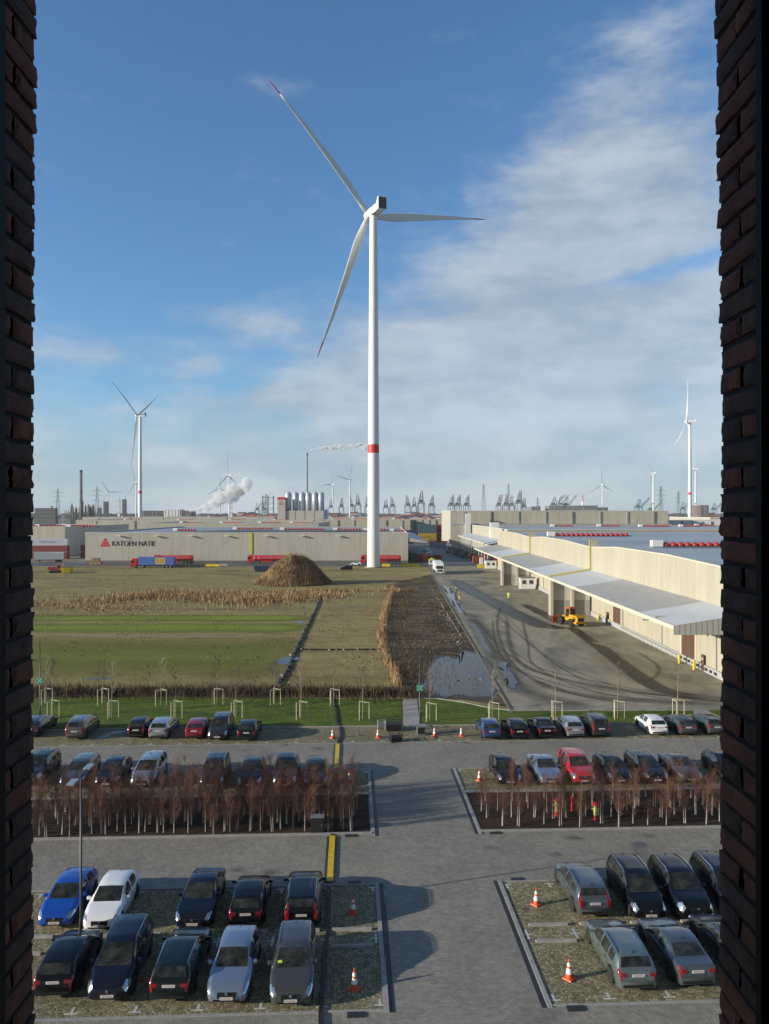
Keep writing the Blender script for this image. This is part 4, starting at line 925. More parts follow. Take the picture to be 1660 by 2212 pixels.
r = thing('marker_post', 'slim red marker post between the two yellow hydrants', 'post', gp(1234, 1752, .05)); MB().lathe([(.07, 0), (.07, .95), (.04, 1.0)], 10).build('post', M_hr, r); MB().bx(-.10, .10, -.09, -.07, .72, .9).build('plate', M_hr, r)

# ================================================================ BIRCHES
def g_bark():
    g = NG('birch_bark'); q = g.new('ShaderNodeSeparateXYZ'); g.link(g.c, q.inputs[0])
    wht = g.ramp(g.noise(6, 4, 0.6, g.mapp((1, 1, 5))), [(0.3, (0.16, 0.145, 0.125)), (0.55, (0.40, 0.37, 0.33))])
    k = g.ramp(g.math('ADD', g.math('MULTIPLY', q.outputs[2], 0.3), g.math('MULTIPLY', g.noise(2.5), 0.25)), [(0.42, 0.0), (0.68, 1.0)])
    g.col(g.mix(k, wht, (0.11, 0.055, 0.035))); return g.m
M_bark = g_bark()
M_twig = mat('red_brown_twigs', (0.125, 0.056, 0.036), 0.85, var=0.4, scale=2)
M_gtwig = mat('grey_twigs', (0.22, 0.18, 0.14), 0.85); M_stem = mat('young_bark', (0.24, 0.20, 0.15), 0.85)
M_stake = mat('pale_stake_wood', (0.56, 0.52, 0.36), 0.8, var=0.15, scale=4)
def twigs(mb, base, d, ln, r, depth, rnd, spread):
    if depth < 0: return
    end = base + d * ln; a = d.orthogonal().normalized(); b = d.cross(a); n0 = len(mb.v)
    for c, q in ((base, r), (end, r * .45)):
        for k in range(3): mb.v.append(tuple(c + (a * math.cos(2.094 * k) + b * math.sin(2.094 * k)) * q))
    for k in range(3): mb.f.append((n0 + k, n0 + (k + 1) % 3, n0 + 3 + (k + 1) % 3, n0 + 3 + k))
    for _ in range(3 if depth > 1 else 4):
        t = rnd.uniform(.25, 1); v = Vector((rnd.gauss(0, spread), rnd.gauss(0, spread), rnd.uniform(.0, .5)))
        twigs(mb, base + d * ln * t, (d + v).normalized(), ln * rnd.uniform(.4, .62), r * .55, depth - 1, rnd, spread)
birch = []
for i in range(6):
    rnd = random.Random(40 + i); h = rnd.uniform(2.9, 3.9); root = thing('birch', 'x', 'birch tree', (0, 0, -50)); tk = MB(); cr = MB()
    for s in range(1 + (i % 3 != 0)):
        ox, oy = (rnd.uniform(-.16, .16), rnd.uniform(-.1, .1)) if s else (0, 0); hh = h * (1 if s == 0 else .85); lx, ly = rnd.gauss(0, .05), rnd.gauss(0, .05)
        pts = [Vector((ox + lx * z, oy + ly * z, z * hh)) for z in (0, .15, .3, .5, .75, 1)]; rr = (.036, .030, .024, .017, .010, .004)
        for a, b, ra, rb2 in zip(pts[:-1], pts[1:], rr[:-1], rr[1:]): tk.cyl(a, b, ra, rb2, 6, False)
        for _ in range(34):
            z = rnd.uniform(.18, .98); p = Vector((ox + lx * z, oy + ly * z, z * hh)); a = rnd.uniform(0, 6.283)
            d = Vector((math.cos(a) * .6, math.sin(a) * .6, 1)).normalized(); twigs(cr, p, d, (1.1 - .7 * z) * rnd.uniform(.4, 1.2), .0072, 2, rnd, .55)
    tk.build('trunk', M_bark, root); cr.build('crown', M_twig, root); birch.append((root, tree_of(root)))
rnd = random.Random(77)
def plant(s0, s1, rows, step, lab, grp):
    for ri, t in enumerate(rows):
        s = s0 + rnd.uniform(0, step)
        while s < s1:
            i = rnd.randrange(6); r0, tr_ = birch[i]
            dup(r0, P(s + rnd.gauss(0, .12), t + rnd.gauss(0, .22), .03), rnd.uniform(0, 6.28), lab[0 if ri == 0 else 1], grp, (rnd.uniform(.9, 1.1), rnd.uniform(.9, 1.1), rnd.uniform(.60, 1.0)), tr_)
            s += step * rnd.uniform(.7, 1.3)
plant(-22.0, SL - .6, (47.95, 49.2, 50.4, 51.6, 52.9), 0.70, ('slender bare white trunked birch in the front line of the left bed', 'slender bare birch with red brown twigs further back in the left bed'), 'birches in the left bed')
plant(SR + .7, 24.5, (47.95, 49.3, 50.7, 52.2), 1.2, ('slender bare white trunked birch in the front line of the right bed', 'slender bare birch with red brown twigs further back in the right bed'), 'birches in the right bed')
for r0, t_ in birch:
    for c, gs in t_:
        bpy.data.objects.remove(c)
    bpy.data.objects.remove(r0)
# young staked trees on the lawn
young = []
for i in range(4):
    rnd = random.Random(90 + i); root = thing('young_tree', 'x', 'young tree', (0, 0, -50)); h = 5.6; tk = MB(); cr = MB(); lx = rnd.gauss(0, .03)
    pts = [Vector((lx * z, 0, z * h)) for z in (0, .3, .6, .85, 1)]
    for a, b, ra, rb2 in zip(pts[:-1], pts[1:], (.045, .04, .03, .018), (.04, .03, .018, .006)): tk.cyl(a, b, ra, rb2, 6, False)
    for _ in range(20):
        z = rnd.uniform(.36, .95); a = rnd.uniform(0, 6.28); d = Vector((math.cos(a) * .8, math.sin(a) * .8, 1)).normalized(); twigs(cr, Vector((lx * z, 0, z * h)), d, (1.7 - 1.2 * z) * rnd.uniform(.6, 1.1), .017, 2, rnd, .38)
    tk.build('trunk', M_stem, root); cr.build('crown', M_gtwig, root); young.append((root, tree_of(root)))
stake0 = None
posts = [(100, 1521), (222, 1521), (348, 1523), (469, 1522), (594, 1522), (721, 1523), (114, 1549), (242, 1550), (380, 1551), (510, 1551), (651, 1552), (784, 1553), (927, 1556), (1062, 1554), (1199, 1552), (1333, 1551), (1463, 1548)]
where = ['by the left brick reveal', 'second from the left', 'third from the left', 'fourth from the left', 'fifth from the left', 'next to the black hose', 'by the left brick reveal', 'second from the left', 'above the silver estate', 'above the grey people carrier', 'above the empty bays', 'left of the concrete path', 'just right of the middle lamp post', 'above the mid blue hatchback', 'above the silver estate in the right row', 'above the tall dark off-roader', 'above the grey hatchback at the right']
for i, (x, y) in enumerate(posts):
    side = 'far line of the lawn' if i < 6 else ('near line of the lawn' if i < 12 else 'right lawn'); p = gp(x, y, .03); g = 'wooden stakes around the young trees'
    lab = 'pale tree stakes, %s, %s' % (side, where[i])
    if stake0 is None:
        stake0 = thing('tree_stakes', lab, 'tree stakes', p, .1, g)
        for k in range(3):
            a = math.pi / 2 + k * 2.094; MB().cyl((.62 * math.cos(a + .52), .62 * math.sin(a + .52), 0), (.62 * math.cos(a + .52), .62 * math.sin(a + .52), 1.65), .034, n=7).build('post', M_stake, stake0)
            b = a + 2.094; MB().cyl((.62 * math.cos(a + .52), .62 * math.sin(a + .52), 1.58), (.62 * math.cos(b + .52), .62 * math.sin(b + .52), 1.58), .03, n=6).build('rail', M_stake, stake0)
    else: dup(stake0, p, tr.uniform(-.25, .25), lab, g)
    r0, t_ = young[i % 4]; dup(r0, p, tr.uniform(0, 6), 'bare young staked tree, %s, %s' % (side, where[i]), 'young trees on the lawn', tr.uniform(.9, 1.1), t_)
for r0, t_ in young:
    for c, gs in t_: bpy.data.objects.remove(c)
    bpy.data.objects.remove(r0)
# ================================================================ WAREHOUSES
def g_rib(name, col, period=0.9, depth=0.12, var=0.1, rough=0.55):
    g = NG(name); s = g.new('ShaderNodeSeparateXYZ'); g.link(g.c, s.inputs[0])
    u = g.math('FRACT', g.math('DIVIDE', g.math('ADD', s.outputs[0], s.outputs[1]), period))
    rib = g.ramp(u, [(0.0, 1 - depth * 2), (0.10, 1 - depth), (0.2, 1.0), (0.85, 1.0), (0.95, 1 - depth)])
    n = g.ramp(g.noise(0.12, 7, 0.65, g.mapp((1, 1, 0.4))), [(0.3, (1 - var,) * 3), (0.7, (1 + var,) * 3)])
    st_ = g.ramp(g.noise(1.1, 6, 0.7, g.mapp((1, 1, 0.08))), [(0.35, (0.86, 0.84, 0.80)), (0.6, (1.0,) * 3)])
    g.col(g.mix(1, g.mix(1, g.mix(1, col, n, 'MULTIPLY'), rib, 'MULTIPLY'), st_, 'MULTIPLY')); g.b.inputs['Roughness'].default_value = rough; return g.m
M_cream = g_rib('cream_cladding', (0.41, 0.385, 0.30), 1.1, 0.02, 0.06); M_beige = g_rib('beige_cladding', (0.43, 0.415, 0.375), 1.2, 0.05, 0.06); M_beige2 = g_rib('old_beige_cladding', (0.45, 0.43, 0.365), 6, 0.04, 0.1)
M_roofb = mat('pale_metal_roof', (0.30, 0.33, 0.36), 0.38, 0.25, var=0.22, scale=0.05, stretch=(0.5, 3.5, 1), detail=7)
M_roofg = mat('grey_metal_roof', (0.33, 0.345, 0.355), 0.5, 0.15, var=0.2, scale=0.06, stretch=(0.4, 3, 1), detail=7)
M_can_l = mat('canopy_light', (0.50, 0.53, 0.57), 0.5, var=0.05, scale=0.3); M_can_d = mat('canopy_grey', (0.34, 0.345, 0.345), 0.6, var=0.08, scale=0.3)
M_trim = mat('cream_trim', (0.58, 0.54, 0.43), 0.5); M_yline = mat('yellow_flashing', (0.52, 0.47, 0.03), 0.5); M_col = mat('concrete_column', (0.46, 0.43, 0.35), 0.7, var=0.08)
M_brown = g_rib('brown_roller_door', (0.115, 0.065, 0.05), 0.5, 0.05); M_wht = mat('white_sheet', (0.70, 0.70, 0.68), 0.5, var=0.08); M_plin = mat('plinth_blocks', (0.34, 0.34, 0.335), 0.7, var=0.12, scale=1.5)
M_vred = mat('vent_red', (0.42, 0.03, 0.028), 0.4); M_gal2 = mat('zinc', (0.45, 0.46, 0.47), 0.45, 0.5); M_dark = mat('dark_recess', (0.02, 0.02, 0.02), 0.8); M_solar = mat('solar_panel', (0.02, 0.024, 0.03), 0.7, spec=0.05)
def yprism(mb, pts, y0, y1):
    n = len(pts); return mb.add([(p[0], y0, p[1]) for p in pts] + [(p[0], y1, p[1]) for p in pts], [tuple(range(n)), tuple(range(2 * n - 1, n - 1, -1))] + [(k, n + k, n + (k + 1) % n, (k + 1) % n) for k in range(n)])
def vent(par, x, y, z, n, r=0.9):
    """row of red smoke-vent domes with a white head box"""
    b = MB(); b.bx(x, x + r * 2.6, y - r * .9, y + r * .9, z, z + r * 1.5); v = b.build('vent_box', M_wht, par)
    m = MB()
    for k in range(n):
        cx = x + r * 3.6 + k * r * 1.75; m.lathe([(r * .86, 0), (r * .86, r * .35), (r * .70, r * .75), (r * .35, r * 1.0), (.05, r * 1.05)], 10, (cx, y, z))
    m.build('vent_domes', M_vred, v); q = MB(); q.bx(x + r * 2.62, x + r * 3.6 + n * r * 1.75, y - r * 1.0, y + r * 1.0, z - .05, z + .10); q.build('curb', M_dark, v)
WX, CXE = 40.5, 32.3
hall = thing('warehouse', 'long cream warehouse on the right with a sloping grey canopy and red roof vents', 'warehouse', (0, 0, 0))
secs = ((84.6, 148.7, 13.35, 14.05), (149.3, 210.7, 13.3, 13.9), (211.3, 273, 13.3, 13.8))
for y0, y1, ze, zm in secs:
    ym = (y0 + y1) / 2 + 4; prof = [(y0, 0), (y0, ze), (ym - 12, zm), (ym + 12, zm), (y1, ze), (y1, 0)]
    MB().xprism(prof, WX, WX + 0.4).build('wall', M_cream, hall)
    m = MB(); rp = [(y0, ze - .25), (ym - 12, zm - .25), (ym + 12, zm - .25), (y1, ze - .25)]
    m.add([(x, p[0], p[1]) for x in (WX + .4, 170) for p in rp], [(k, k + 1, 5 + k, 4 + k) for k in range(3)]); m.build('roof', M_roofb, hall)
    m = MB()
    for a, b in zip(prof[1:4], prof[2:5]):
        m.add([(x, p[0], p[1] + q) for x, q in ((WX - .04, -.10), (WX - .04, .06), (WX + .45, .06)) for p in (a, b)], [(0, 1, 3, 2), (2, 3, 5, 4)])
    m.build('parapet_trim', M_trim, hall)
    m = MB(); m.bx(WX - .25, WX - .002, y0 + .2, y1 - .2, 0, .85); m.build('plinth', M_plin, hall)
    for q in range(3):
        for s in range(4):
            yy = y0 + (y1 - y0) * (s + .5) / 4; zr = ze + .1; 
    for yy in [y0 + 8 + 18.2 * k for k in range(int((y1 - y0) / 18))]:
        MB().cyl((WX - .12, yy, .8), (WX - .12, yy, 8.2), .10, n=8).build('downpipe', M_gal2, hall)
# far back and side of the near section
MB().bx(WX + .41, 170, 272.6, 273, 0, 13.2).build('end_wall', M_cream, hall)
for y, z0 in ((149.0, 14.6), (211.0, 14.5)):
    m = MB(); m.bx(WX - .35, WX + 1.3, y - .29, y + .29, 8.0, z0); yprism(m, [(CXE - .1, 0), (CXE - .1, 7.62), (WX - .36, 8.98), (WX - .36, 0)], y - .28, y + .28)
    m.build('fire_wall', M_col, hall)
    m = MB(); m.bx(WX - .42, WX + 1.35, y - .34, y + .34, z0, z0 + .10); m.bx(WX - .43, WX - .355, y - .34, y - .05, 8.98, z0)
    m.add([(x, yy, z) for yy in (y - .33, y + .33) for x, z in ((CXE - .14, 7.63), (WX - .36, 8.99), (WX - .36, 9.12), (CXE - .14, 7.76))], [(0, 1, 2, 3), (7, 6, 5, 4), (3, 2, 6, 7), (0, 3, 7, 4)]); m.build('yellow_edge', M_yline, hall)
    for x in (CXE + .25, CXE + 4.3): MB().bx(x - .28, x + .28, y - 1.05, y - .285, 0, 7.3 + (x - CXE) * .165).build('column', M_col, hall)
    m = MB(); m.bx(CXE + .6, CXE + 3.9, y - .335, y - .285, .3, 6.6); m.bx(CXE + 4.7, CXE + 7.8, y - .335, y - .285, .3, 7.0); m.build('sliding_door', g_rib('white_door', (0.56, 0.55, 0.52), 0.8, 0.05), hall)
    m = MB(); m.bx(CXE + .6, CXE + 3.9, y - .36, y - .337, .3, 3.0); m.bx(CXE + 4.7, CXE + 7.8, y - .36, y - .337, .3, 3.0); m.build('door_plinth', mat('grey_door_panel', (0.30, 0.295, 0.27), 0.7), hall)
def canopy(y0, y1, m, x0=CXE, x1=WX - .03, z0=7.3, z1=8.66, par=None):
    b = MB(); yprism(b, [(x0 + .02, z0 - .02), (x0 + .02, z0 + .1), (x1, z1 + .1), (x1, z1 - .02)], y0 + .01, y1 - .01); b.build('canopy', m, par or hall)
    t = MB(); t.bx(x0 - .16, x0 + .015, y0, y1, z0 - .30, z0 + .16); t.build('canopy_gutter', M_trim, par or hall)
for y0, y1, m in ((84.6, 96.5, M_can_l), (96.5, 129, M_can_d), (129, 148.6, M_can_l), (149.4, 172, M_can_l), (172, 210.6, M_can_d), (211.4, 240, M_can_l), (240, 273, M_can_d)): canopy(y0, y1, m)
b = MB(); yprism(b, [(CXE - .16, 6.45), (CXE - .16, 7.46), (WX, 8.78), (WX, 6.45)], 84.42, 84.57); b.build('canopy_end', g_rib('ribbed_end_sheet', (0.42, 0.41, 0.37), 0.62, 0.28), hall)
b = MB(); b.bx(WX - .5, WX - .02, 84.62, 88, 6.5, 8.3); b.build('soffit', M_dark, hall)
for k in range(10):
    y = 91 + 18.5 * k
    if min(abs(y - 149), abs(y - 211)) > 3: MB().box((CXE + 4.1, y, 7.55), (8.0, .16, .25)).build('canopy_beam', M_gal2, hall)
for y0, y1, z0, z1 in ((98.9, 103.4, .75, 4.7), (130, 134.5, .05, 3.6), (183, 187, .05, 3.6), (228, 232, .05, 3.6)):
    d = MB(); d.bx(WX - .06, WX - .004, y0, y1, z0, z1); dd = d.build('roller_door', M_brown, hall); f = MB(); f.bx(WX - .14, WX - .005, y0 - .3, y0 - .01, 0, z1 + .25); f.bx(WX - .14, WX - .005, y1 + .01, y1 + .3, 0, z1 + .25); f.bx(WX - .14, WX - .005, y0 - .005, y1 + .005, z1 + .01, z1 + .25); f.build('door_frame', M_trim, dd)
for y in (96.1, 137.6): d = MB().bx(WX - .28, WX - .255, y - .45, y + .45, .05, 2.1).build('door', M_brown, hall); MB().bx(WX - .30, WX - .283, y - .12, y + .2, 1.4, 1.7).build('door_sign', M_white, d)
m = MB()
for k in range(9): m.bx(WX - .32, WX - .255, 92 + k * 1.35, 92.7 + k * 1.35, .25, .6)
m.build('dock_buffers', M_dark, hall)
m = MB(); m.bx(WX - .62, WX - .58, 104, 129, .62, .74); [m.bx(WX - .62, WX - .56, 104 + 2 * k, 104.1 + 2 * k, 0, .62) for k in range(13)]; m.build('guard_rail', M_gal2, hall)
for y in (93.5, 129, 165, 196): l = MB().box((CXE - .55, y - 1, 7.0), (.7, .3, .18)).build('flood_light', M_gal2, hall)
for x, y, n in ((53.5, 152.5, 13), (47.5, 222, 15), (104, 232, 6)): vent(hall, x, y, 13.35, n, 0.82)
M_bol = mat('bollard_yellow', (0.60, 0.46, 0.02), 0.45)
for x, y, l in ((1466, 1433, 'yellow bollard left of the nearest brown roller door'), (1498, 1446, 'yellow bollard right of the nearest brown roller door'), (1339, 1357, 'yellow bollard at the right of the middle brown roller door'), (1318, 1349, 'yellow bollard left of the middle brown roller door'), (1291, 1339, 'yellow bollard nearest the wheel loader')):
    r = thing('bollard', l, 'bollard', gp(x, y), 0, 'yellow bollards at the warehouse'); MB().lathe([(.17, 0), (.17, 1.15), (.12, 1.25)], 12).build('post', M_bol, r); MB().lathe([(.20, 0), (.20, .12)], 12).build('foot', M_hr if 'right of the middle' in l else M_bol, r)
# dark pallets and scrap at the wall
for k, (x, y) in enumerate(((1299, 1339), (1305, 1341), (1311, 1343))):
    c = gp(x, y); r = thing('pallet_stack', ('dark stack of scrap left in the group of three at the warehouse wall', 'dark stack of scrap in the middle of the group of three at the warehouse wall', 'dark stack of scrap right in the group of three at the warehouse wall')[k], 'pallet stack', c, .3 * k)
    for q in range(4): MB().bx(-.6, .6, -.4, .4, .16 * q + .05, .16 * q + .15).build('pallet', M_wire if q % 2 else M_galv, r)
    m = MB(); [m.bx(a - .05, a + .05, -.4, .4, .16 * q, .16 * q + .048) for q in range(4) for a in (-.5, 0, .5)]; m.build('blocks', M_blk, r)

# second hall behind it and the tall far hall
M_lat0 = mat('grey_pilaster', (0.14, 0.14, 0.135), 0.7)
def hallbox(name, label, x0, x1, y0, y1, z, mw, mr, par=0.5, cols=0, gp_=None):
    r = thing(name, label, 'warehouse', (0, 0, 0), 0, gp_)
    m = MB(); m.bx(x0, x1, y0, y0 + .4, 0, z + par); m.bx(x0, x0 + .4, y0 + .41, y1, 0, z + par); m.bx(x1 - .4, x1, y0 + .41, y1, 0, z + par); m.bx(x0 + .41, x1 - .41, y1 - .4, y1, 0, z + par); m.build('wall', mw, r)
    m = MB(); m.add([(x0 + .4, y0 + .4, z), (x1 - .4, y0 + .4, z), (x1 - .4, y1 - .4, z), (x0 + .4, y1 - .4, z)], [(0, 1, 2, 3)]); m.build('roof', mr, r)
    m = MB(); m.bx(x0 - .1, x1 + .1, y0 - .1, y0 + .5, z + par, z + par + .15); m.bx(x0 - .1, x0 + .5, y0 + .51, y1, z + par, z + par + .15); m.build('roof_edge', M_wht, r)
    for k in range(cols):
        x = x0 + (x1 - x0) * (k + .5) / cols; MB().bx(x - .5, x + .5, y0 - .35, y0 - .01, z * .35, z + par - .6).build('pilaster', M_lat0 if k % 3 == 1 else M_gal2, r)
    return r
h2 = hallbox('warehouse', 'cream warehouse behind the long right one, with a white stair tower', 46, 190, 285, 400, 13.2, M_cream, M_roofb, .5)
b = MB(); b.bx(45.2, 49, 326, 328, 0, 16.0); b.build('stair_tower', M_wht, h2)
canopy(286, 399, M_can_l, 38.6, 45.9, 8.2, 9.4, h2)
m = MB(); [m.bx(38.8, 39.1, 288 + 9 * k, 288.3 + 9 * k, 0, 7.9) for k in range(12)]; m.build('canopy_posts', M_wht, h2)
for x, y, n in ((84, 385, 7), (109, 390, 7), (127, 380, 10), (148, 382, 6), (160, 392, 6), (70, 350, 8)): vent(h2, x, y, 13.25, n, 0.75) if x > 75 else None
h3 = hallbox('warehouse', 'tall long beige hall across the distance with dark pilasters', 38.8, 168, 450, 520, 20.6, M_beige2, M_roofg, .8, 8)
b = MB(); b.bx(38.6, 168, 445, 449.9, 13, 13.8); b.build('lean_to_roof', M_roofg, h3); b = MB(); b.bx(38.6, 168, 445, 445.3, 0, 12.9); b.build('lean_to_wall', M_beige2, h3)
b = MB(); b.bx(47, 50.2, 443.5, 444.9, 0, 19.8); b.build('stair_tower', M_wht, h3)
h4 = hallbox('warehouse', 'white windowed low hall at the right edge of the skyline', 175, 260, 470, 540, 15.0, M_wht, M_roofg, .5, 14)

# ---------------------------------------------------------------- the long warehouse on the left
def text_obj(s, size, ext, name, m, parent, loc, rz=0.0, sx=1.0):
    cu = bpy.data.curves.new(name, 'FONT'); cu.body = s; cu.size = size; cu.extrude = ext; cu.offset = -0.022 * size; cu.align_x = 'LEFT'
    o = bpy.data.objects.new(name, cu); C.objects.link(o); bpy.context.view_layer.update()
    me = bpy.data.meshes.new_from_object(o.evaluated_get(bpy.context.evaluated_depsgraph_get())); bpy.data.objects.remove(o)
    me.materials.clear(); me.materials.append(m); e = ob(name, me, parent, loc); e.rotation_euler = (R(90), 0, rz); e.scale = (sx, 1, 1); return e
W1 = hallbox('warehouse', 'long beige ribbed warehouse on the left carrying a red emblem and company lettering', -120.5, 9.3, 306, 452, 11.6, M_beige, M_roofg, .45)
M_logo = mat('logo_red', (0.55, 0.02, 0.025), 0.5); M_lett = mat('letter_black', (0.018, 0.018, 0.02), 0.5)
lx = (227 - CX) * 306 / FPX; lz = 20 - (1180 - HY) * 306 / FPX; m = MB()
for row, n in ((0, 3), (1, 2), (2, 1)):
    for k in range(n):
        cx = lx + (k - (n - 1) / 2) * 1.28; z0 = lz + row * 1.12
        yprism(m, [(cx - .60, z0), (cx + .60, z0), (cx + .42, z0 + .72), (cx + .16, z0 + 1.02), (cx - .16, z0 + 1.02), (cx - .42, z0 + .72)], 305.9, 305.985)
m.build('emblem', M_logo, W1)
text_obj('KATOËN NATIE', 3.0, 0.06, 'lettering', M_lett, W1, ((241 - CX) * 306 / FPX, 305.92, 20 - (1179 - HY) * 306 / FPX), 0, 0.83)
b = MB(); b.bx((540.5 - CX) * 306 / FPX, (545.5 - CX) * 306 / FPX, 305.8, 305.99, 3.5, 12.2); b.build('yellow_stripe', M_yline, W1)
for x in (257, 337, 412, 490, 575, 652, 732): c = at(x, 1157, 305.2); MB().box(c, (1.8, .9, .25)).build('wall_lamp', M_wht, W1)
b = MB(); b.bx(-120.4, 9.2, 305.75, 305.99, 0, .9); b.build('plinth', mat('dark_plinth', (0.12, 0.12, 0.11), 0.8), W1)
for k in range(15):
    x = -95 + k * 5.2; dx_ = 26.0; m = MB(); m.add([(x, 308, 12.13), (x + 2.6, 308, 12.13), (x + dx_ + 2.6, 358, 12.13), (x + dx_, 358, 12.13)], [(0, 1, 2, 3)]); m.build('solar_row', M_solar, W1)
for x, y, n in ((-78, 392, 13), (-52, 380, 14), (-25, 372, 8), (-10, 365, 8), (2, 350, 4), (-100, 360, 6)): vent(W1, x, y, 11.7, n, 0.8)
b = MB(); yprism(b, [(9.32, 9.7), (9.32, 10.0), (17, 8.4), (17, 8.1)], 306.5, 440); b.build('side_canopy', mat('blue_canopy', (0.16, 0.24, 0.38), 0.4, 0.2), W1)
b = MB(); yprism(b, [(9.32, 8.6), (9.32, 10.05), (17.1, 8.5), (17.1, 8.0)], 306.2, 306.48); b.build('canopy_end', M_beige2, W1)
for x0, x1, y0, y1, z, l, mw in ((-192, -148, 352, 440, 13.2, 'grey hall with a white roof edge at the left brick reveal', M_beige2), (-147, -40, 462, 560, 13.4, 'long low beige hall behind the container stacks', M_beige2), (-260, -60, 640, 760, 13.6, 'wide low hall with a pale roof, far left', M_beige2), (-55, 20, 600, 700, 14.6, 'grey hall behind the silos on the left of the road', M_beige2), (-330, -120, 830, 960, 15.2, 'most distant flat roofed hall on the left', M_beige2), (-110, 12, 860, 960, 14.5, 'distant flat hall left of the road', M_beige2), (16, 52, 640, 700, 14.5, 'distant hall at the end of the road', M_beige2), (300, 520, 700, 800, 15.5, 'distant flat hall on the far right', M_beige2)):
    h = hallbox('warehouse', l, x0, x1, y0, y1, z, mw, M_roofg, .45, 6 if y0 > 560 else 0)
    for k in range(4): vent(h, x0 + (x1 - x0) * (.15 + .22 * k), y0 + (y1 - y0) * (.25 + .1 * (k % 3)), z + .05, 9, 0.8)

# ================================================================ TRUCKS, CONTAINERS, YARD THINGS
M_tred = mat('truck_red', (0.50, 0.012, 0.022), 0.3, coat=0.6); M_twhite = mat('truck_white', (0.70, 0.71, 0.71), 0.35, coat=0.4); M_tblue = mat('container_blue', (0.06, 0.13, 0.40), 0.5, var=0.15)
M_ochre = mat('ochre_panel', (0.50, 0.36, 0.10), 0.5); M_tgrey = mat('truck_grey', (0.22, 0.23, 0.24), 0.5)
def truck(p, rz, label, cab, load, lm, text=None, LT=11.5, group=None):
    """forward is local +X, origin under the front bumper"""
    r = thing('truck', label, 'truck', p, rz, group)
    m = MB(); yprism(m, [(-2.2, .75), (-2.2, 3.15), (-1.9, 3.5), (-.55, 3.5), (-.22, 2.9), (-.05, 1.75), (0, 1.1), (0, .45), (-.6, .45), (-.6, .75)], -1.22, 1.22); m.build('cab', cab, r)
    m = MB(); m.add([(-.225, -1.05, 2.86), (-.225, 1.05, 2.86), (-.055, 1.1, 1.86), (-.055, -1.1, 1.86)], [(0, 1, 2, 3)]); m.v = [(x + .015, y, z) for x, y, z in m.v]; m.build('windscreen', M_glass, r)
    for s in (-1, 1):
        m = MB(); m.add([(-1.35, s * 1.225, 2.0), (-.35, s * 1.225, 2.0), (-.55, s * 1.225, 2.8), (-1.35, s * 1.225, 2.8)], [(0, 1, 2, 3)]); m.build('side_window', M_glass, r)
        MB().bx(.0, .03, s * .9 - .22, s * .9 + .22, .6, .85).build('headlight', M_lamp, r); MB().box((-.12, s * 1.40, 2.3), (.12, .22, .65)).build('mirror', M_blk, r)
    m = MB(); m.bx(.002, .03, -.85, .85, .95, 1.6); m.build('grille', M_blk, r); m = MB(); m.bx(-.0, .06, -1.2, 1.2, .32, .5); m.build('bumper', M_blk, r)
    xs = [-1.35, -4.3] + [-LT - 1.2 + 1.35 * k for k in range(3)]
    for x in xs:
        for s in (-1, 1):
            wv = MB().cyl((x, s * 1.22, .52), (x, s * .85, .52), .52, n=16).build('wheel', M_tyre_r, r); MB().cyl((x, s * 1.235, .52), (x, s * 1.2, .52), .27, n=10).build('rim', M_rim, wv)
    m = MB(); m.bx(-LT - 2.4, -1.9, -.45, .45, .75, 1.05); m.build('chassis', M_blk, r)
    if load == 'tank':
        m = MB(); rings = []
        for x, q in ((-2.65, .80), (-2.75, .98), (-2.95, 1.0), (-LT - 2.2, 1.0), (-LT - 2.42, .98), (-LT - 2.5, .8)):
            rings.append([(x, 1.22 * q * math.cos(a), 2.25 + 1.08 * q * math.sin(a)) for a in [2 * math.pi * k / 20 for k in range(20)]])
        m.loft(rings); t = m.build('tank', lm, r, True); mm = MB(); mm.bx(-LT - 1.5, -3.2, -.25, .25, 3.3, 3.42); mm.build('walkway', M_galv, t)
        for k in range(3): MB().cyl((-5 - 3 * k, 0, 3.4), (-5 - 3 * k, 0, 3.55), .3, n=10).build('hatch', M_galv, t)
        m = MB(); m.bx(-LT * .75, -5.2, -1.15, 1.15, .9, 1.25); m.build('tank_skirt', lm, r)
    else:
        m = MB(); m.bx(-LT - 2.5, -2.65, -1.25, 1.25, 1.07, 3.95); t = m.build('container', lm, r)
        m = MB(); [m.bx(-LT - 2.5 + (LT - .25) * k / 16 + .2, -LT - 2.5 + (LT - .25) * k / 16 + .3, s * 1.25 - .02, s * 1.25 + .02, 1.15, 3.85) for k in range(16) for s in (-1, 1)]; m.build('ribs', lm, t)
    return r
RZ = math.pi
def ttext(r, s, size, x, z, y=1.30, m=M_white, ry=None):
    kid = [c for c in C.objects if c.parent == r and c.name.split('.')[0] in ('tank', 'container')][0]
    e = text_obj(s, size, .015, 'lettering', m, kid, (x, y, z), math.pi); return e
for x, l in ((333, 'red tanker truck with white lettering behind the blue container truck'), (536, 'red tanker truck with white lettering left of the earth heap'), (780, 'red tanker truck with white lettering, half hidden by the big turbine tower')):
    y = 1217; r = truck(gp(x, y) + Vector((0, 0, 0)), RZ, l, M_tred, 'tank', M_tred, None, 13.0, 'red tanker trucks along the left warehouse'); ttext(r, 'KATOEN NATIE', 1.25, -5.6, 2.0, 1.29)
    kid = [c for c in C.objects if c.parent == r and c.name.startswith('tank') and not c.name.startswith('tank_')][0]; m = MB(); m.add([(-4.1, 1.26, 2.0), (-4.9, 1.26, 2.0), (-4.5, 1.26, 2.9)], [(0, 1, 2)]); m.build('emblem', M_white, kid)
r = truck(gp(285, 1226), RZ, 'red and white cab truck carrying a blue container with an ochre panel', M_tred, 'box', M_tblue, None, 13.2)
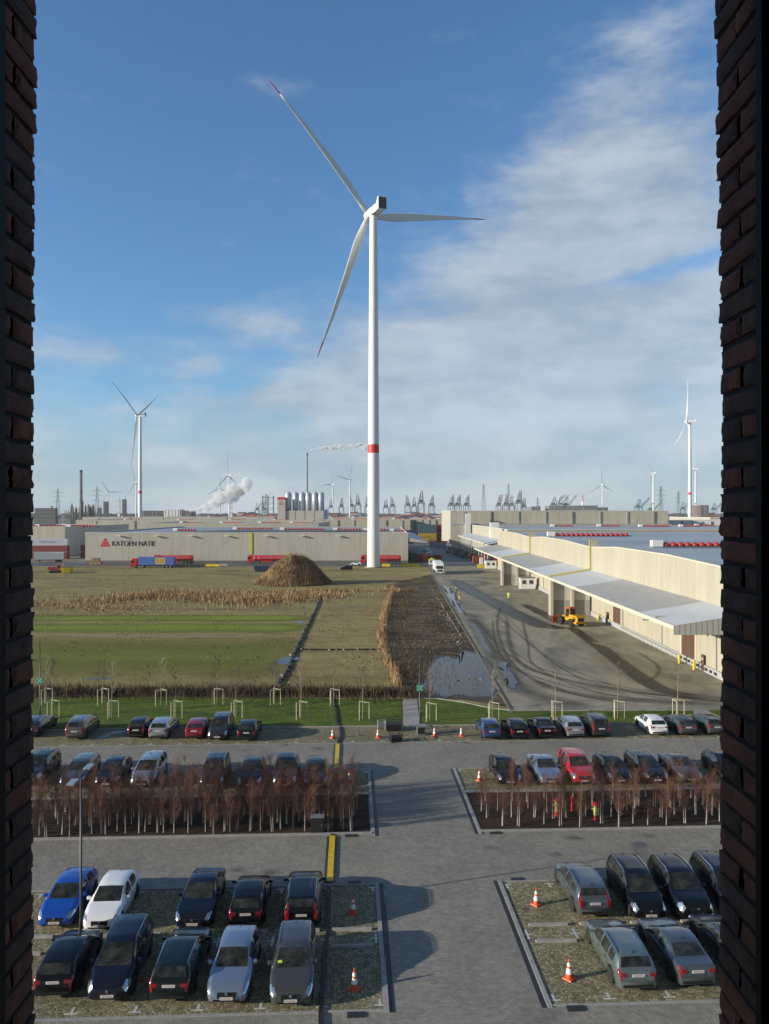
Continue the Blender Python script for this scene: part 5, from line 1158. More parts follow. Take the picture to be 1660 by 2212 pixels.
kid = [c for c in C.objects if c.parent == r and c.name.startswith('container')][0]; m = MB(); m.bx(-12.6, -9.0, 1.275, 1.295, 1.4, 3.7); m.build('panel', M_ochre, kid); ttext(r, 'RSE', 2.0, -9.3, 1.85, 1.31, M_lett)
m = MB(); m.bx(-.30, .02, -1.18, 1.18, 3.0, 3.3); m.build('sun_visor', M_twhite, r)
truck(gp(949, 1241), -math.pi / 2 + .02, 'white truck driving towards us on the yard beside the field', M_twhite, 'box', M_twhite, None, 11.0)
def trailer(p, rz, label, lm):
    r = thing('trailer', label, 'trailer', p, rz); MB().bx(-5.5, 5.5, -1.25, 1.25, 1.1, 3.9).build('box', lm, r); MB().bx(-5.45, 5.45, -.5, .5, .8, 1.08).build('chassis', M_blk, r)
    for x in (3.0, 4.3):
        for s in (-1, 1): MB().cyl((x, s * 1.2, .5), (x, s * .8, .5), .5, n=14).build('wheel', M_tyre_r, r)
    for s in (-1, 1): MB().bx(-3.6, -3.4, s * .9 - .08, s * .9 + .08, 0, 1.1).build('support_leg', M_blk, r)
    MB().bx(-5.56, -5.505, -1.2, 1.2, 1.15, 3.85).build('door', M_twhite, r); return r
trailer(gp(106, 1214), .25, 'white box trailer parked at the container stacks near the left brick reveal', M_tgrey if False else M_twhite)
def container(p, rz, label, m, LC=12.2, text=None, group=None):
    r = thing('container', label, 'container', p, rz, group); b = MB(); b.bx(-LC / 2, LC / 2, -1.22, 1.22, .12, 2.78); b.build('box', m, r)
    b = MB(); n = int(LC / .55)
    for k in range(n):
        for s in (-1, 1): b.bx(-LC / 2 + .2 + k * (LC - .4) / n, -LC / 2 + .4 + k * (LC - .4) / n, s * 1.235 - .014, s * 1.235 + .014, .3, 2.6)
    b.build('ribs', m, r); b = MB()
    for sx in (-1, 1):
        for sy in (-1, 1): b.bx(sx * LC / 2 - .09, sx * LC / 2 + .09, sy * 1.2 - .09, sy * 1.2 + .09, 0, 2.9)
    b.build('corner_posts', m, r); return r
CM = dict(white=mat('container_white', (0.42, 0.45, 0.52), 0.5, var=0.1), red=mat('container_red', (0.17, 0.022, 0.024), 0.6, var=0.2), green=mat('container_green', (0.03, 0.13, 0.045), 0.6, var=0.2), orange=mat('container_orange', (0.45, 0.10, 0.02), 0.6, var=0.2), rust=mat('container_rust', (0.20, 0.06, 0.035), 0.6, var=0.2), navy=mat('container_navy', (0.015, 0.03, 0.09), 0.5, var=0.2), teal=mat('container_teal', (0.05, 0.12, 0.15), 0.6, var=0.2), yellow=mat('container_yellow', (0.42, 0.27, 0.03), 0.6, var=0.2))
for x, D, z, c, l in ((-146, 332, 6.0, 'white', 'pale container with faint lettering on top of the stack at the left brick reveal'), (-146, 332, 3.0, 'red', 'dark red container below the pale one at the left brick reveal'), (-146, 332, 0.0, 'red', 'lowest dark red container in the stack at the left brick reveal'), (-128.5, 338, 3.0, 'red', 'dark red container beside the corner of the left warehouse, upper one'), (-128.5, 338, 0.0, 'rust', 'rusty container beside the corner of the left warehouse, lower one')):
    r = container((x, D, z), 0, l, CM[c], 15.5 if x < -140 else 12.2)
    if c == 'white': kid = [q for q in C.objects if q.parent == r and q.name.startswith('box')][0]; text_obj('CONTAINER', 1.3, .01, 'lettering', CM['red'], kid, (-4.2, -1.26, 1.0))
for k, (c, l) in enumerate((('green', 'green container under the left warehouse canopy'), ('red', 'dark red container next to the green one under the canopy'), ('orange', 'orange container in the row under the canopy'), ('rust', 'rusty container right of the orange one under the canopy'), ('red', 'dark red container at the right end of the row under the canopy'))):
    container((11.5 + 2.62 * k, 317, 0), math.pi / 2, l, CM[c], 12.2)
for x, D, z, c, l in ((26.5, 560, 0, 'navy', 'navy container stack block at the end of the road, lower'), (13, 500, 0, 'navy', 'dark navy container at the far left of the road'), (13, 500, 3, 'navy', 'dark navy container on top at the far left of the road'), (13, 500, 6, 'navy', 'topmost dark navy container with pale lettering at the far left of the road'), (30, 540, 0, 'yellow', 'yellow container in the far stack on the road'), (30, 540, 3, 'yellow', 'yellow container in the middle of the far stack on the road'), (30, 540, 6, 'teal', 'teal container in the far stack on the road'), (30, 540, 9, 'teal', 'topmost teal container in the far stack on the road'), (43, 545, 6, 'red', 'red container at the right of the far stack'), (43, 545, 3, 'rust', 'rust red container at the right of the far stack'), (43, 545, 9, 'red', 'topmost red container at the right of the far stack'), (43, 545, 0, 'rust', 'lowest rusty container at the right of the far stack'), (39.5, 320, 0, 'rust', 'rusty open container at the end of the right canopy'), (38.5, 306, 0, 'rust', 'rusty container beside the end of the right canopy'), (36, 470, 0, 'red', 'red container halfway along the far road'), (35, 440, 0, 'white', 'pale container halfway along the far road')):
    container((x, D, z), .05, l, CM[c], 12.2 if D > 400 else 6.1)
for x, D, c, l, lo in ((36.2, 352, M_tgrey, 'grey box truck parked in shade on the far road, nearest of three', 'box'), (34.5, 372, M_tgrey, 'grey box truck parked in shade on the far road, middle of three', 'box'), (33, 398, M_twhite, 'white truck on the far road behind the grey box trucks', 'box'), (28.5, 470, M_twhite, 'white truck with red load far up the road', 'box')):
    truck((x, D - 12, 0), -math.pi / 2, l, c, lo, c if D < 400 else CM['red'], None, 8.0, 'trucks on the far road')
for k, (c, l) in enumerate((('white', 'nearest white'), ('silver', 'silver'), ('black', 'black'), ('white', 'second white'), ('grey', 'grey'), ('silver', 'last silver'))):
    car('hatch', c, 0, 0, 'F', l + ' car in the row along the left kerb of the far road', 'parked_car', 'cars along the far road', pos=(19.3 + .25 * k, 322 + 15 * k, 0), rz=-.5)
car('suv', 'navy', 0, 0, 'F', 'dark car parked sideways between the earth heap and the turbine', pos=gp(734, 1231), rz=-math.pi / 2 + .15)
car('hatch', 'white', 0, 0, 'F', 'white car parked behind the dark car near the turbine', pos=gp(757, 1221), rz=-math.pi / 2)
# jersey barriers, huts, skips, crates
def barrier(px0, px1, y, label, m, h=.9):
    a, b = gp(px0, y), gp(px1, y); d = b - a; n = max(1, round(d.length / 2.6)); r = thing('barrier', label, 'barrier', a, math.atan2(d.y, d.x)); ln = d.length / n
    for k in range(n): MB().xprism([(-.3, 0), (-.3, .2), (-.11, .45), (-.09, h), (.09, h), (.11, .45), (.3, .2), (.3, 0)], k * ln + .06, (k + 1) * ln - .06).build('block', m, r)
barrier(445, 474, 1223, 'yellow barrier row right of the blue container truck', M_bol); barrier(378, 442, 1224, 'low weathered yellow barrier row behind the blue container truck', mat('weathered_yellow', (0.28, 0.24, 0.10), 0.8, var=0.3)); barrier(864, 903, 1224, 'yellow barrier row right of the big turbine', M_bol, 1.2); barrier(825, 841, 1223, 'yellow and white barrier at the foot of the big turbine', M_bol, 1.0); barrier(1029, 1056, 1226, 'yellow barrier row at the gate hut on the yard', M_bol, 1.3); barrier(474, 492, 1222, 'pale barrier at the end of the yellow row', M_kerb)
def hut(p, wx, wy, h, label, m, roof, peak=0.0, rz=0.0):
    r = thing('hut', label, 'hut', p, rz); MB().bx(-wx / 2, wx / 2, -wy / 2, wy / 2, .1, h).build('wall', m, r); b = MB()
    if peak: yprism(b, [(-wx / 2 - .3, h), (wx / 2 + .3, h), (0, h + peak)], -wy / 2 - .3, wy / 2 + .3)
    else: b.bx(-wx / 2 - .15, wx / 2 + .15, -wy / 2 - .15, wy / 2 + .15, h, h + .16)
    b.build('roof', roof, r)
    for k in (-1, 1): w_ = MB().bx(k * wx * .24 - wx * .13, k * wx * .24 + wx * .13, -wy / 2 - .03, -wy / 2 - .004, h * .52, h * .82).build('window', M_glass, r); MB().bx(k * wx * .24 - wx * .15, k * wx * .24 + wx * .15, -wy / 2 - .06, -wy / 2 - .031, h * .47, h * .515).build('sill', M_galv, w_)
    MB().bx(-wx / 2 - .03, -wx / 2 - .004, -.4, .5, .12, 2.0).build('door', M_galv, r); MB().bx(-wx / 2 + .1, wx / 2 - .1, -wy / 2 + .1, wy / 2 - .1, 0, .098).build('base', M_blk, r)
    return r
hut((37.4, 200, 0), 3.9, 2.4, 3.0, 'white site cabin with two windows under the right canopy', M_wht, M_galv)
hut(gp(1058, 1228), 3.8, 2.4, 2.7, 'white gate hut beside the red round sign on the yard', M_wht, M_wht)
hut(gp(932, 1219), 2.6, 2.2, 1.7, 'small white hut with a yellow green pitched roof left of the white truck', M_wht, mat('lime_roof', (0.45, 0.55, 0.08), 0.5), .9)
p = gp(1072, 1226); r = thing('round_sign', 'big red round sign on a post at the corner of the right canopy', 'sign', p); MB().cyl((0, 0, 0), (0, 0, 2.0), .07).build('post', M_galv, r); MB().cyl((0, -.1, 2.6), (0, .1, 2.6), 1.1, n=24).build('disc', M_hr, r)
p = gp(1038, 1222); r = thing('concrete_block', 'tall white upright block beside the gate hut', 'block', p); MB().box((0, 0, 1.6), (1.3, 1.0, 3.2), 0, .92, .92).build('block', M_wht, r); MB().box((0, 0, .06), (1.7, 1.4, .12)).build('foot', M_kerb, r)
def skip(p, rz, label, m, wx=5.0):
    r = thing('skip', label, 'skip', p, rz); b = MB(); yprism(b, [(-wx / 2, .15), (wx / 2, .15), (wx / 2 + .4, 1.9), (-wx / 2 - .4, 1.9)], -1.1, 1.1); b.build('tub', m, r); b = MB()
    for k in range(5): x = -wx / 2 + .4 + k * (wx - .8) / 4; b.bx(x - .07, x + .07, -1.18, -1.102, .2, 1.85)
    b.build('ribs', m, r); MB().bx(-wx / 2 - .3, wx / 2 + .3, -.95, .95, 1.901, 1.98).build('fill', M_dark, r); MB().bx(-wx / 2 + .2, wx / 2 - .2, -.8, .8, 0, .15).build('skids', M_blk, r)
skip(gp(566, 1234), 0, 'dark blue skip in front of the earth heap', CM['navy'], 4.6); skip(gp(145, 1238), .15, 'yellow skip in the field near the left brick reveal', M_bol, 2.6)
M_wood = mat('crate_wood', (0.30, 0.20, 0.115), 0.8, var=0.2)
for k, (dx_, z, l) in enumerate(((0, 0, 'left wooden crate at the warehouse corner below the emblem'), (1.55, 0, 'middle wooden crate at the warehouse corner'), (3.1, 0, 'right wooden crate at the warehouse corner'), (.8, 1.3, 'upper left wooden crate on the crates at the warehouse corner'), (2.4, 1.3, 'upper right wooden crate on the crates at the warehouse corner'))):
    p = gp(198, 1219) + Vector((dx_, 0, z)); r = thing('crate', l, 'crate', p); MB().bx(-.7, .7, -.7, .7, .1, 1.25).build('boards', M_wood, r); b = MB()
    for x in (-.6, 0, .6): b.bx(x - .08, x + .08, -.74, -.702, .1, 1.25)
    b.bx(-.7, .7, -.7, .7, 0, .098); b.build('battens', M_wood, r)
# red machine on tracks
p = gp(120, 1237); r = thing('excavator', 'small red and orange tracked machine in the field near the left brick reveal', 'excavator', p, .2); M_mach = mat('machine_red', (0.40, 0.02, 0.03), 0.4); M_mor = mat('machine_orange', (0.55, 0.20, 0.06), 0.5)
for s in (-1, 1): b = MB(); yprism(b, [(-1.9, .35), (-1.6, .02), (1.6, .02), (1.9, .35), (1.6, .72), (-1.6, .72)], s * 1.1 - .25, s * 1.1 + .25); b.build('track', M_blk, r)
MB().bx(-1.3, 1.3, -.8, .8, .5, .95).build('undercarriage', M_tgrey, r); b = MB(); yprism(b, [(-2.3, 1.0), (.6, 1.0), (.6, 2.0), (-2.0, 2.0)], -1.1, 1.1); b.build('body', M_mach, r)
b = MB(); yprism(b, [(.62, 1.0), (1.9, 1.0), (1.8, 2.4), (1.5, 2.9), (.62, 2.9)], -1.0, .3); cb = b.build('cab', M_mor, r); MB().bx(.8, 1.6, -1.03, -1.004, 1.7, 2.7).build('window', M_glass, cb)
b = MB(); b.tube([(1.2, .7, 1.6), (2.6, .7, 3.0), (4.0, .7, 2.2), (4.3, .7, .6)], .18); b.build('boom', M_mor, r); b = MB(); yprism(b, [(3.9, .2), (4.7, .1), (4.6, .8), (4.1, .9)], .3, 1.1); b.build('bucket', M_blk, r)
# wheel loader
p = gp(1232, 1350); M_lyel = mat('loader_yellow', (0.58, 0.30, 0.012), 0.4, coat=0.4); M_lor = mat('blade_orange', (0.56, 0.11, 0.025), 0.5)
r = thing('wheel_loader', 'yellow wheel loader with black engine grille pushing an orange plough blade', 'wheel loader', p, R(113))
for x in (-1.5, 1.6):
    for s in (-1, 1):
        wv = MB().lathe([(.42, -.28), (.68, -.28), (.75, -.2), (.75, .2), (.68, .28), (.42, .28)], 20); m = MB(); m.add([(x + a, s * 1.02 + c_, .75 + b) for a, b, c_ in wv.v], wv.f); wo = m.build('wheel', M_tyre_r, r); MB().cyl((x, s * 1.02 - .24, .75), (x, s * 1.02 + .24, .75), .43, n=14).build('rim', M_lyel, wo)
b = MB(); yprism(b, [(-2.85, .85), (-.4, .85), (-.4, 2.0), (-2.3, 1.95), (-2.8, 1.65)], -.75, .75); b.build('engine_hood', M_lyel, r); b = MB(); b.add([(-2.83, -.6, 1.0), (-2.83, .6, 1.0), (-2.83, .6, 1.6), (-2.83, -.6, 1.6)], [(0, 1, 2, 3)]); b.v = [(x - .04, y, z) for x, y, z in b.v]; b.build('grille', M_blk, r)
b = MB(); b.bx(-3.0, -2.3, -1.15, 1.15, .62, .95); b.build('counterweight', M_lyel, r)
for s in (-1, 1): b = MB(); yprism(b, [(-2.4, 1.5), (-2.0, 1.72), (-1.0, 1.72), (-.6, 1.5), (-.6, 1.42), (-2.4, 1.42)], s * 1.0 - .3, s * 1.0 + .3); b.build('mudguard', M_lyel, r); MB().bx(-3.04, -3.003, s * .9 - .12, s * .9 + .12, .72, .88).build('tail_lamp', M_red, r)
b = MB()
for x in (-.55, .75):
    for s in (-1, 1): b.cyl((x, s * .68, 1.3), (x * .92, s * .62, 3.05), .06, n=6)
b.build('cab_frame', M_lyel, r); MB().box((.08, 0, 2.25), (1.26, 1.28, 1.4), 0, .94, .94).build('cab_glass', M_glass, r); MB().bx(-.62, .78, -.72, .72, 3.05, 3.2).build('cab_roof', M_lor, r); MB().lathe([(.08, 0), (.08, .15), (.03, .2)], 10, (-.3, .4, 3.2)).build('beacon', M_lor, r); MB().bx(-.5, .8, -.7, .7, .9, 1.5).build('cab_base', M_lyel, r)
b = MB(); b.bx(.85, 2.3, -.45, .45, .6, 1.3); b.build('front_frame', M_lyel, r)
for s in (-1, 1): b = MB(); yprism(b, [(1.0, 1.6), (1.3, 1.75), (3.2, .75), (3.1, .45)], s * .5 - .1, s * .5 + .1); b.build('lift_arm', M_lyel, r)
b = MB(); n = 8; rings = [[(3.2 + .35 * math.cos(a), y, .75 + .62 * math.sin(a)) for a in [math.pi * (1.5 - k / n) for k in range(n + 1)]] + [(3.26 + .35 * math.cos(a), y, .75 + .62 * math.sin(a)) for a in [math.pi * (.5 + k / n) for k in range(n + 1)]] for y in (-1.9, 1.9)]; b.loft(rings); b.build('plough_blade', M_lor, r)
MB().tube([(-1.6, .45, 1.9), (-1.6, .45, 2.7)], .06).build('exhaust', M_blk, r)
# workers
M_skin = mat('skin', (0.45, 0.27, 0.20), 0.6); M_lime = mat('hi_vis_lime', (0.50, 0.75, 0.05), 0.6); M_yl2 = mat('yellow_trousers', (0.50, 0.46, 0.08), 0.7); M_nav = mat('dark_clothes', (0.03, 0.032, 0.04), 0.8); M_hair = mat('dark_hair', (0.03, 0.02, 0.015), 0.8)
def skin(name, joints, edges, m, parent):
    me = bpy.data.meshes.new(name); me.from_pydata([j[0] for j in joints], edges, []); o = bpy.data.objects.new(name, me); C.objects.link(o)
    o.modifiers.new('s', 'SKIN'); sv = me.skin_vertices[0].data
    for i, j in enumerate(joints): sv[i].radius = (j[1], j[2] if len(j) > 2 else j[1]); sv[i].use_root = i == 0
    o.modifiers.new('d', 'SUBSURF').levels = 1
    bpy.context.view_layer.update(); em = bpy.data.meshes.new_from_object(o.evaluated_get(bpy.context.evaluated_depsgraph_get())); bpy.data.objects.remove(o)
    em.materials.clear(); em.materials.append(m); em.polygons.foreach_set('use_smooth', [True] * len(em.polygons)); return ob(name, em, parent)
def person(p, rz, label, top, leg, helmet, lean=0.0, stride=.14):
    r = thing('person', label, 'person', p, rz); f = lean
    J = [((0, 0, .95), .13, .10), ((0, f * .3, 1.15), .12, .095), ((0, f * .8, 1.38), .15, .10), ((0, f, 1.50), .055), ((0, f * 1.05 + .01, 1.58), .07, .075), ((0, f * 1.1 + .02, 1.68), .08, .095), ((0, f * 1.1, 1.75), .05)]
    E = [(0, 1), (1, 2), (2, 3), (3, 4), (4, 5), (5, 6)]
    def limb(start, pts):
        k = start
        for q in pts: J.append(q); E.append((k, len(J) - 1)); k = len(J) - 1
        return k
    for s in (-1, 1):
        limb(0, [((s * .10, 0, .86), .085), ((s * .11, s * stride * .6 + .02, .48), .06), ((s * .11, s * stride - .01, .09), .042), ((s * .12, s * stride + .13, .035), .035)])
        h = limb(2, [((s * .21, f * .8, 1.40), .06), ((s * .27, f * .8 - .02, 1.12), .045), ((s * .27, f + .12, .90), .034), ((s * .265, f + .16, .83), .03, .042)])
        for k in range(4): limb(h, [((s * .265, f + .15 + .018 * k, .75 - .01 * (k == 0)), .009)])
        limb(h, [((s * .235, f + .20, .80), .010)])
    b = skin('body', J, E, M_skin, r)
    T = [((0, 0, .92), .155, .125), ((0, f * .3, 1.15), .145, .115), ((0, f * .8, 1.38), .175, .12), ((0, f, 1.48), .07)]; TE = [(0, 1), (1, 2), (2, 3)]
    for s in (-1, 1): n = len(T); T += [((s * .215, f * .8, 1.40), .075), ((s * .275, f * .8 - .02, 1.12), .06), ((s * .27, f + .11, .92), .048)]; TE += [(2, n), (n, n + 1), (n + 1, n + 2)]
    skin('jacket', T, TE, top, r)
    T = [((0, 0, .93), .15, .12)]; TE = []
    for s in (-1, 1): n = len(T); T += [((s * .10, 0, .84), .105), ((s * .11, s * stride * .6 + .02, .48), .08), ((s * .11, s * stride - .01, .10), .065)]; TE += [(0, n), (n, n + 1), (n + 1, n + 2)]
    skin('trousers', T, TE, leg, r)
    if helmet: MB().lathe([(.14, 1.70), (.125, 1.72), (.115, 1.80), (.07, 1.86), (.02, 1.875)], 14, (0, f * 1.1, 0)).build('helmet', helmet, r)
    else: MB().lathe([(.10, 1.66), (.105, 1.72), (.085, 1.79), (.02, 1.815)], 12, (0, f * 1.1 - .02, 0)).build('hair', M_hair, r)
person(gp(1097, 1294), 2.6, 'person in a bright lime high visibility suit standing on the wet yard', M_lime, M_lime, None); person(gp(983, 1285), -.6, 'person in dark clothes and a pale helmet near the kerb, further of two', M_nav, M_nav, M_wht, .12); person(gp(991, 1295), 2.2, 'person in a dark jacket and yellow trousers near the kerb, nearer of two', M_nav, M_yl2, None, .05)

# ================================================================ WIND TURBINES
M_tower = mat('tower_white', (0.66, 0.68, 0.69), 0.45, spec=0.4); M_bladew = mat('blade_white', (0.60, 0.61, 0.60), 0.4); M_tip = mat('blade_red', (0.48, 0.03, 0.045), 0.5); M_bandr = mat('band_red', (0.58, 0.025, 0.02), 0.5); M_cool = mat('cooler_black', (0.05, 0.055, 0.06), 0.6, var=0.6, scale=1.2)
def blade_mesh(Lb, t0, t1, m, name, bend, n=14):
    """blade along +Z, chord in X, thickness in Y, prebend towards +Y"""
    rings = []
    for i in range(n + 1):
        t = t0 + (t1 - t0) * i / n; z = Lb * t
        ch = 2.0 if t < .03 else (2.0 + (3.2 - 2.0) * min(1, (t - .03) / .17) if t < .2 else 3.2 * (1 - (t - .2) / .8) ** .95 * .93 + .22); th = 2.0 * (1 - t / .12) + .9 * t / .12 if t < .12 else max(.09, ch * .17)
        tw = R(22) * (1 - t) ** 2; yb = bend * t * t; ca, sa = math.cos(tw), math.sin(tw); ring = []
        for k in range(12):
            a = 2 * math.pi * k / 12; x = ch * (.5 * math.cos(a)) + ch * .18 * min(1, t / .1); y = th * .5 * math.sin(a) * (1 if t < .08 else (.35 + .65 * (.5 - .5 * math.cos(a))))
            ring.append((x * ca - y * sa, x * sa + y * ca + yb, z))
        rings.append(ring)
    return MB().loft(rings).mesh(name, m, True)
def turbine(p, H, Lb, yaw, roll, label, bands=True, bend=3.5, pitch=0.0, tilt=4.0, rb=2.35, rt=1.45, band_z=43.7, dark=False):
    """yaw: direction the rotor looks, radians from +Y towards -X; roll: angles of the blades from the horizontal"""
    g = 'wind turbines'; r = thing('wind_turbine', label, 'wind turbine', p, yaw, g); zb = [0, band_z - 1.6, band_z + 1.6, H - 1.6]
    rad = lambda z: rb + (rt - rb) * z / H
    tw = MB(); tw.lathe([(rad(zb[0]), 0), (rad(zb[1]), zb[1])], 32, cap=False); tw.lathe([(rad(zb[2]), zb[2])] + [(rad(z), z) for z in (H * .55, H * .8, H - 1.6)], 32, cap=False); tw.build('tower', M_tower, r, True)
    MB().lathe([(rad(zb[1]), zb[1]), (rad(zb[2]), zb[2])], 32, cap=False).build('band', M_bandr if bands else M_tower, r, True); MB().lathe([(rb + .8, -.3), (rb + .8, .35), (rb, .36)], 32).build('foundation', M_kerb, r)
    n = MB(); sec = lambda y, w, h, z: [(-w, y, H + z - h), (w, y, H + z - h), (w * 1.05, y, H + z), (w, y, H + z + h), (-w, y, H + z + h), (-w * 1.05, y, H + z)]
    n.loft([sec(3.0, 1.0, 1.1, 0), sec(2.0, 1.35, 1.35, 0), sec(-4.0, 1.4, 1.35, 0), sec(-6.2, 1.3, 1.2, .1)]); nac = n.build('nacelle', M_tower, r)
    c = MB(); c.loft([[(-1.5, -4.8, H + 1.2), (1.5, -4.8, H + 1.2), (1.5, -6.1, H + 3.3), (-1.5, -6.1, H + 3.3)], [(-1.5, -6.7, H - 1.4), (1.5, -6.7, H - 1.4), (1.5, -6.7, H + 3.3), (-1.5, -6.7, H + 3.3)]]); c.build('cooler_frame', M_tower, nac); c = MB(); c.add([(-1.36, -6.73, H - 1.0), (1.36, -6.73, H - 1.0), (1.36, -6.73, H + 3.1), (-1.36, -6.73, H + 3.1)], [(0, 1, 2, 3)]); c.build('cooler', M_cool, nac); [MB().cyl((x, -6.4, H + 3.2), (x, -6.4, H + 4.3), .06, n=5).build('mast', M_galv, nac) for x in (-.9, .9)]
    hub = Vector((0, 4.0, H)); T = Matrix.Translation(hub) @ Matrix.Rotation(R(tilt), 4, 'X')
    h = MB(); h.lathe([(.4, 2.3), (1.1, 1.8), (1.7, .8), (1.85, -.4), (1.6, -1.3)], 20); h.v = [tuple(T @ Vector((v[0], v[2], -v[1]))) for v in h.v]; h.build('hub', M_tower, r, True)
    m1 = blade_mesh(Lb, 0.012, .90, M_bladew, 'blade', bend); m2 = blade_mesh(Lb, .9001, 1.0, M_tip if bands else M_bladew, 'blade_tip', bend)
    for a in roll:
        e = ob('blade', m1, r); e.matrix_local = T @ Matrix.Rotation(R(a - 90), 4, 'Y').inverted() @ Matrix.Rotation(R(pitch), 4, 'Z'); ob('blade_tip', m2, e)
    return r
turbine((-3.85, 280, 0), 131.1, 57.1, R(27.9), (10.66, 130.66, 250.66), 'huge white wind turbine in the foreground field with a red band on its tower', True, 4.8, tilt=-0.5)
def tb(x, yh, D, yaw, roll, label, band=True, k=1.0, **kw):
    c = at(x, yh, D); turbine((c.x, D, 0), c.z, 60 * k, R(yaw), roll, label, band, **kw)
tb(303, 897, 855, 80, (270, 30, 150), 'white wind turbine on the left with two raised blades like a V'); tb(1489, 910, 920, 80, (92, 212, 332), 'tall white wind turbine at the right brick reveal with a red band')
tb(1501, 1013, 1900, 70, (95, 215, 335), 'smaller wind turbine right behind the tall one at the right brick reveal'); tb(1410, 1021, 1900, 60, (35, 150, 270), 'white wind turbine with Y shaped blades left of the tall right one')
tb(1300, 1046, 2600, 20, (93, 213, 333), 'thin white wind turbine behind the right smoke plume'); tb(496, 1026, 1900, 70, (97, 217, 337), 'white wind turbine rising behind the white smoke plume on the left'); tb(476, 1053, 2900, 30, (90, 210, 330), 'small grey wind turbine left of the one behind the smoke', False)
tb(719, 1046, 2500, 60, (88, 185, 300), 'thin wind turbine right of the silos, left of a pair', False); tb(756, 1036, 2200, 55, (70, 170, 290), 'thin wind turbine right of the silos, right of a pair', False); tb(234, 1062, 2800, 20, (120, 240, 0), 'small grey wind turbine between the refinery chimney and the V bladed turbine', False); tb(294, 1042, 2600, 75, (110, 230, 350), 'small wind turbine half hidden behind the V bladed turbine', False)

# ================================================================ SKYLINE
M_cr = mat('crane_blue_grey', (0.05, 0.07, 0.085), 0.6); M_teal = mat('crane_teal', (0.04, 0.11, 0.11), 0.6); M_lat = mat('lattice_grey', (0.16, 0.17, 0.18), 0.6); M_conc = mat('chimney_concrete', (0.17, 0.165, 0.16), 0.8, var=0.15, scale=.05)
def bar(mb, a, b, t): return mb.cyl(a, b, t, n=4)
crproto = {}
def crane(x, ytop, D, label, style=0, m=None):
    g = 'container cranes on the skyline'; c = at(x, HY, D); H = 20 + (HY - ytop) * D / FPX; key = (style, m is None)
    if key not in crproto:
        m = m or M_cr; r = thing('container_crane', label, 'crane', (c.x, D, 0), .08, g); h = 80.0
        for sx in (-1, 1):
            for sy in (-1, 1): b = MB(); bar(b, (sx * 9, sy * 12, 0), (sx * 8, sy * 12, 46), 1.1); b.build('leg', m, r)
        b = MB()
        for sy in (-1, 1):
            bar(b, (-9, sy * 12, 16), (9, sy * 12, 16), 1.0); bar(b, (-9, sy * 12, 44), (9, sy * 12, 44), 1.5); bar(b, (-9, sy * 12, 16), (9, sy * 12, 44), .4)
        for sx in (-1, 1): bar(b, (sx * 9, -12, 16), (sx * 9, 12, 16), .9)
        b.build('portal_beams', m, r); b = MB()
        for sx in (-1, 1): bar(b, (sx * 6, -12, 46), (sx * 2.6, -8, 72), .9); bar(b, (sx * 6, 12, 46), (sx * 2.6, -8, 72), .7)
        bar(b, (-3, -8, 72), (3, -8, 72), .9); bar(b, (-4.4, -10, 59), (4.4, -10, 59), .6); b.build('apex_frame', m, r); b = MB()
        for sx in (-1, 1): bar(b, (sx * 3, 30, 47), (sx * 3, -13, 47), 1.3)
        b.build('girder', m, r); b = MB(); b.bx(-5, 5, 2, 14, 47.5, 54); b.build('machinery_house', m, r); b = MB()
        if style == 0:
            for sx in (-1, 1): bar(b, (sx * 3, -13, 47), (sx * 2.4, -19, 80), .8)
            for q in range(6): bar(b, (-3, -13 - q, 47 + q * 5.5), (3, -14 - q, 52 + q * 5.5), .4)
        else:
            for sx in (-1, 1): bar(b, (3 * sx + 4, -13, 47), (3 * sx + 22, -40, 78), .9)
            for q in range(6): bar(b, (1 + 3.2 * q, -13 - 4.6 * q, 47 + q * 5.2), (7 + 3.2 * q, -15 - 4.6 * q, 49 + q * 5.2), .45)
        b.build('boom', m, r); crproto[key] = (r, tree_of(r), 80.0); r.scale = (H / 80,) * 3; return r
    r0, t_, h = crproto[key]; return dup(r0, (c.x, D, 0), random.Random(int(x)).uniform(-.25, .25), label, g, H / h, t_)
pal = ['with raised boom']
for x, yt, D, l in ((715, 1076, 2500, 'dark container crane just right of the silos'), (738, 1074, 2500, 'dark container crane below the left one of the turbine pair'), (759, 1072, 2500, 'dark container crane below the right one of the turbine pair'), (774, 1066, 2500, 'tall dark container crane left of the big turbine tower'), (794, 1072, 2500, 'dark container crane touching the left edge of the big turbine tower'), (833, 1077, 2500, 'low dark container crane touching the right edge of the big turbine tower'), (846, 1072, 2500, 'second dark container crane right of the big turbine tower'), (879, 1069, 2500, 'slim tall container crane in the middle group of four'), (893, 1072, 2500, 'low container crane in the middle group of four'), (908, 1058, 2500, 'highest container crane in the middle group of four'), (931, 1069, 2500, 'container crane standing alone above the road'), (974, 1068, 2500, 'left container crane of the trio above the tall beige hall'), (988, 1068, 2500, 'middle container crane of the trio above the tall beige hall'), (1007, 1068, 2500, 'right container crane of the trio above the tall beige hall'), (1077, 1068, 2500, 'leftmost container crane of the right cluster'), (1092, 1067, 2500, 'second container crane of the right cluster'), (1104, 1069, 2500, 'third container crane of the right cluster'), (1120, 1058, 2500, 'tallest container crane of the right cluster'), (1130, 1074, 2500, 'lowest container crane at the right end of the right cluster')): crane(x, yt, D, l)
for x, yt, l in ((1195, 1068, 'slanted boom crane left in the group in front of the right smoke'), (1210, 1068, 'slanted boom crane in the middle of the group in front of the right smoke'), (1222, 1069, 'slanted boom crane right in the group in front of the right smoke')): crane(x, yt, 2500, l, 1)
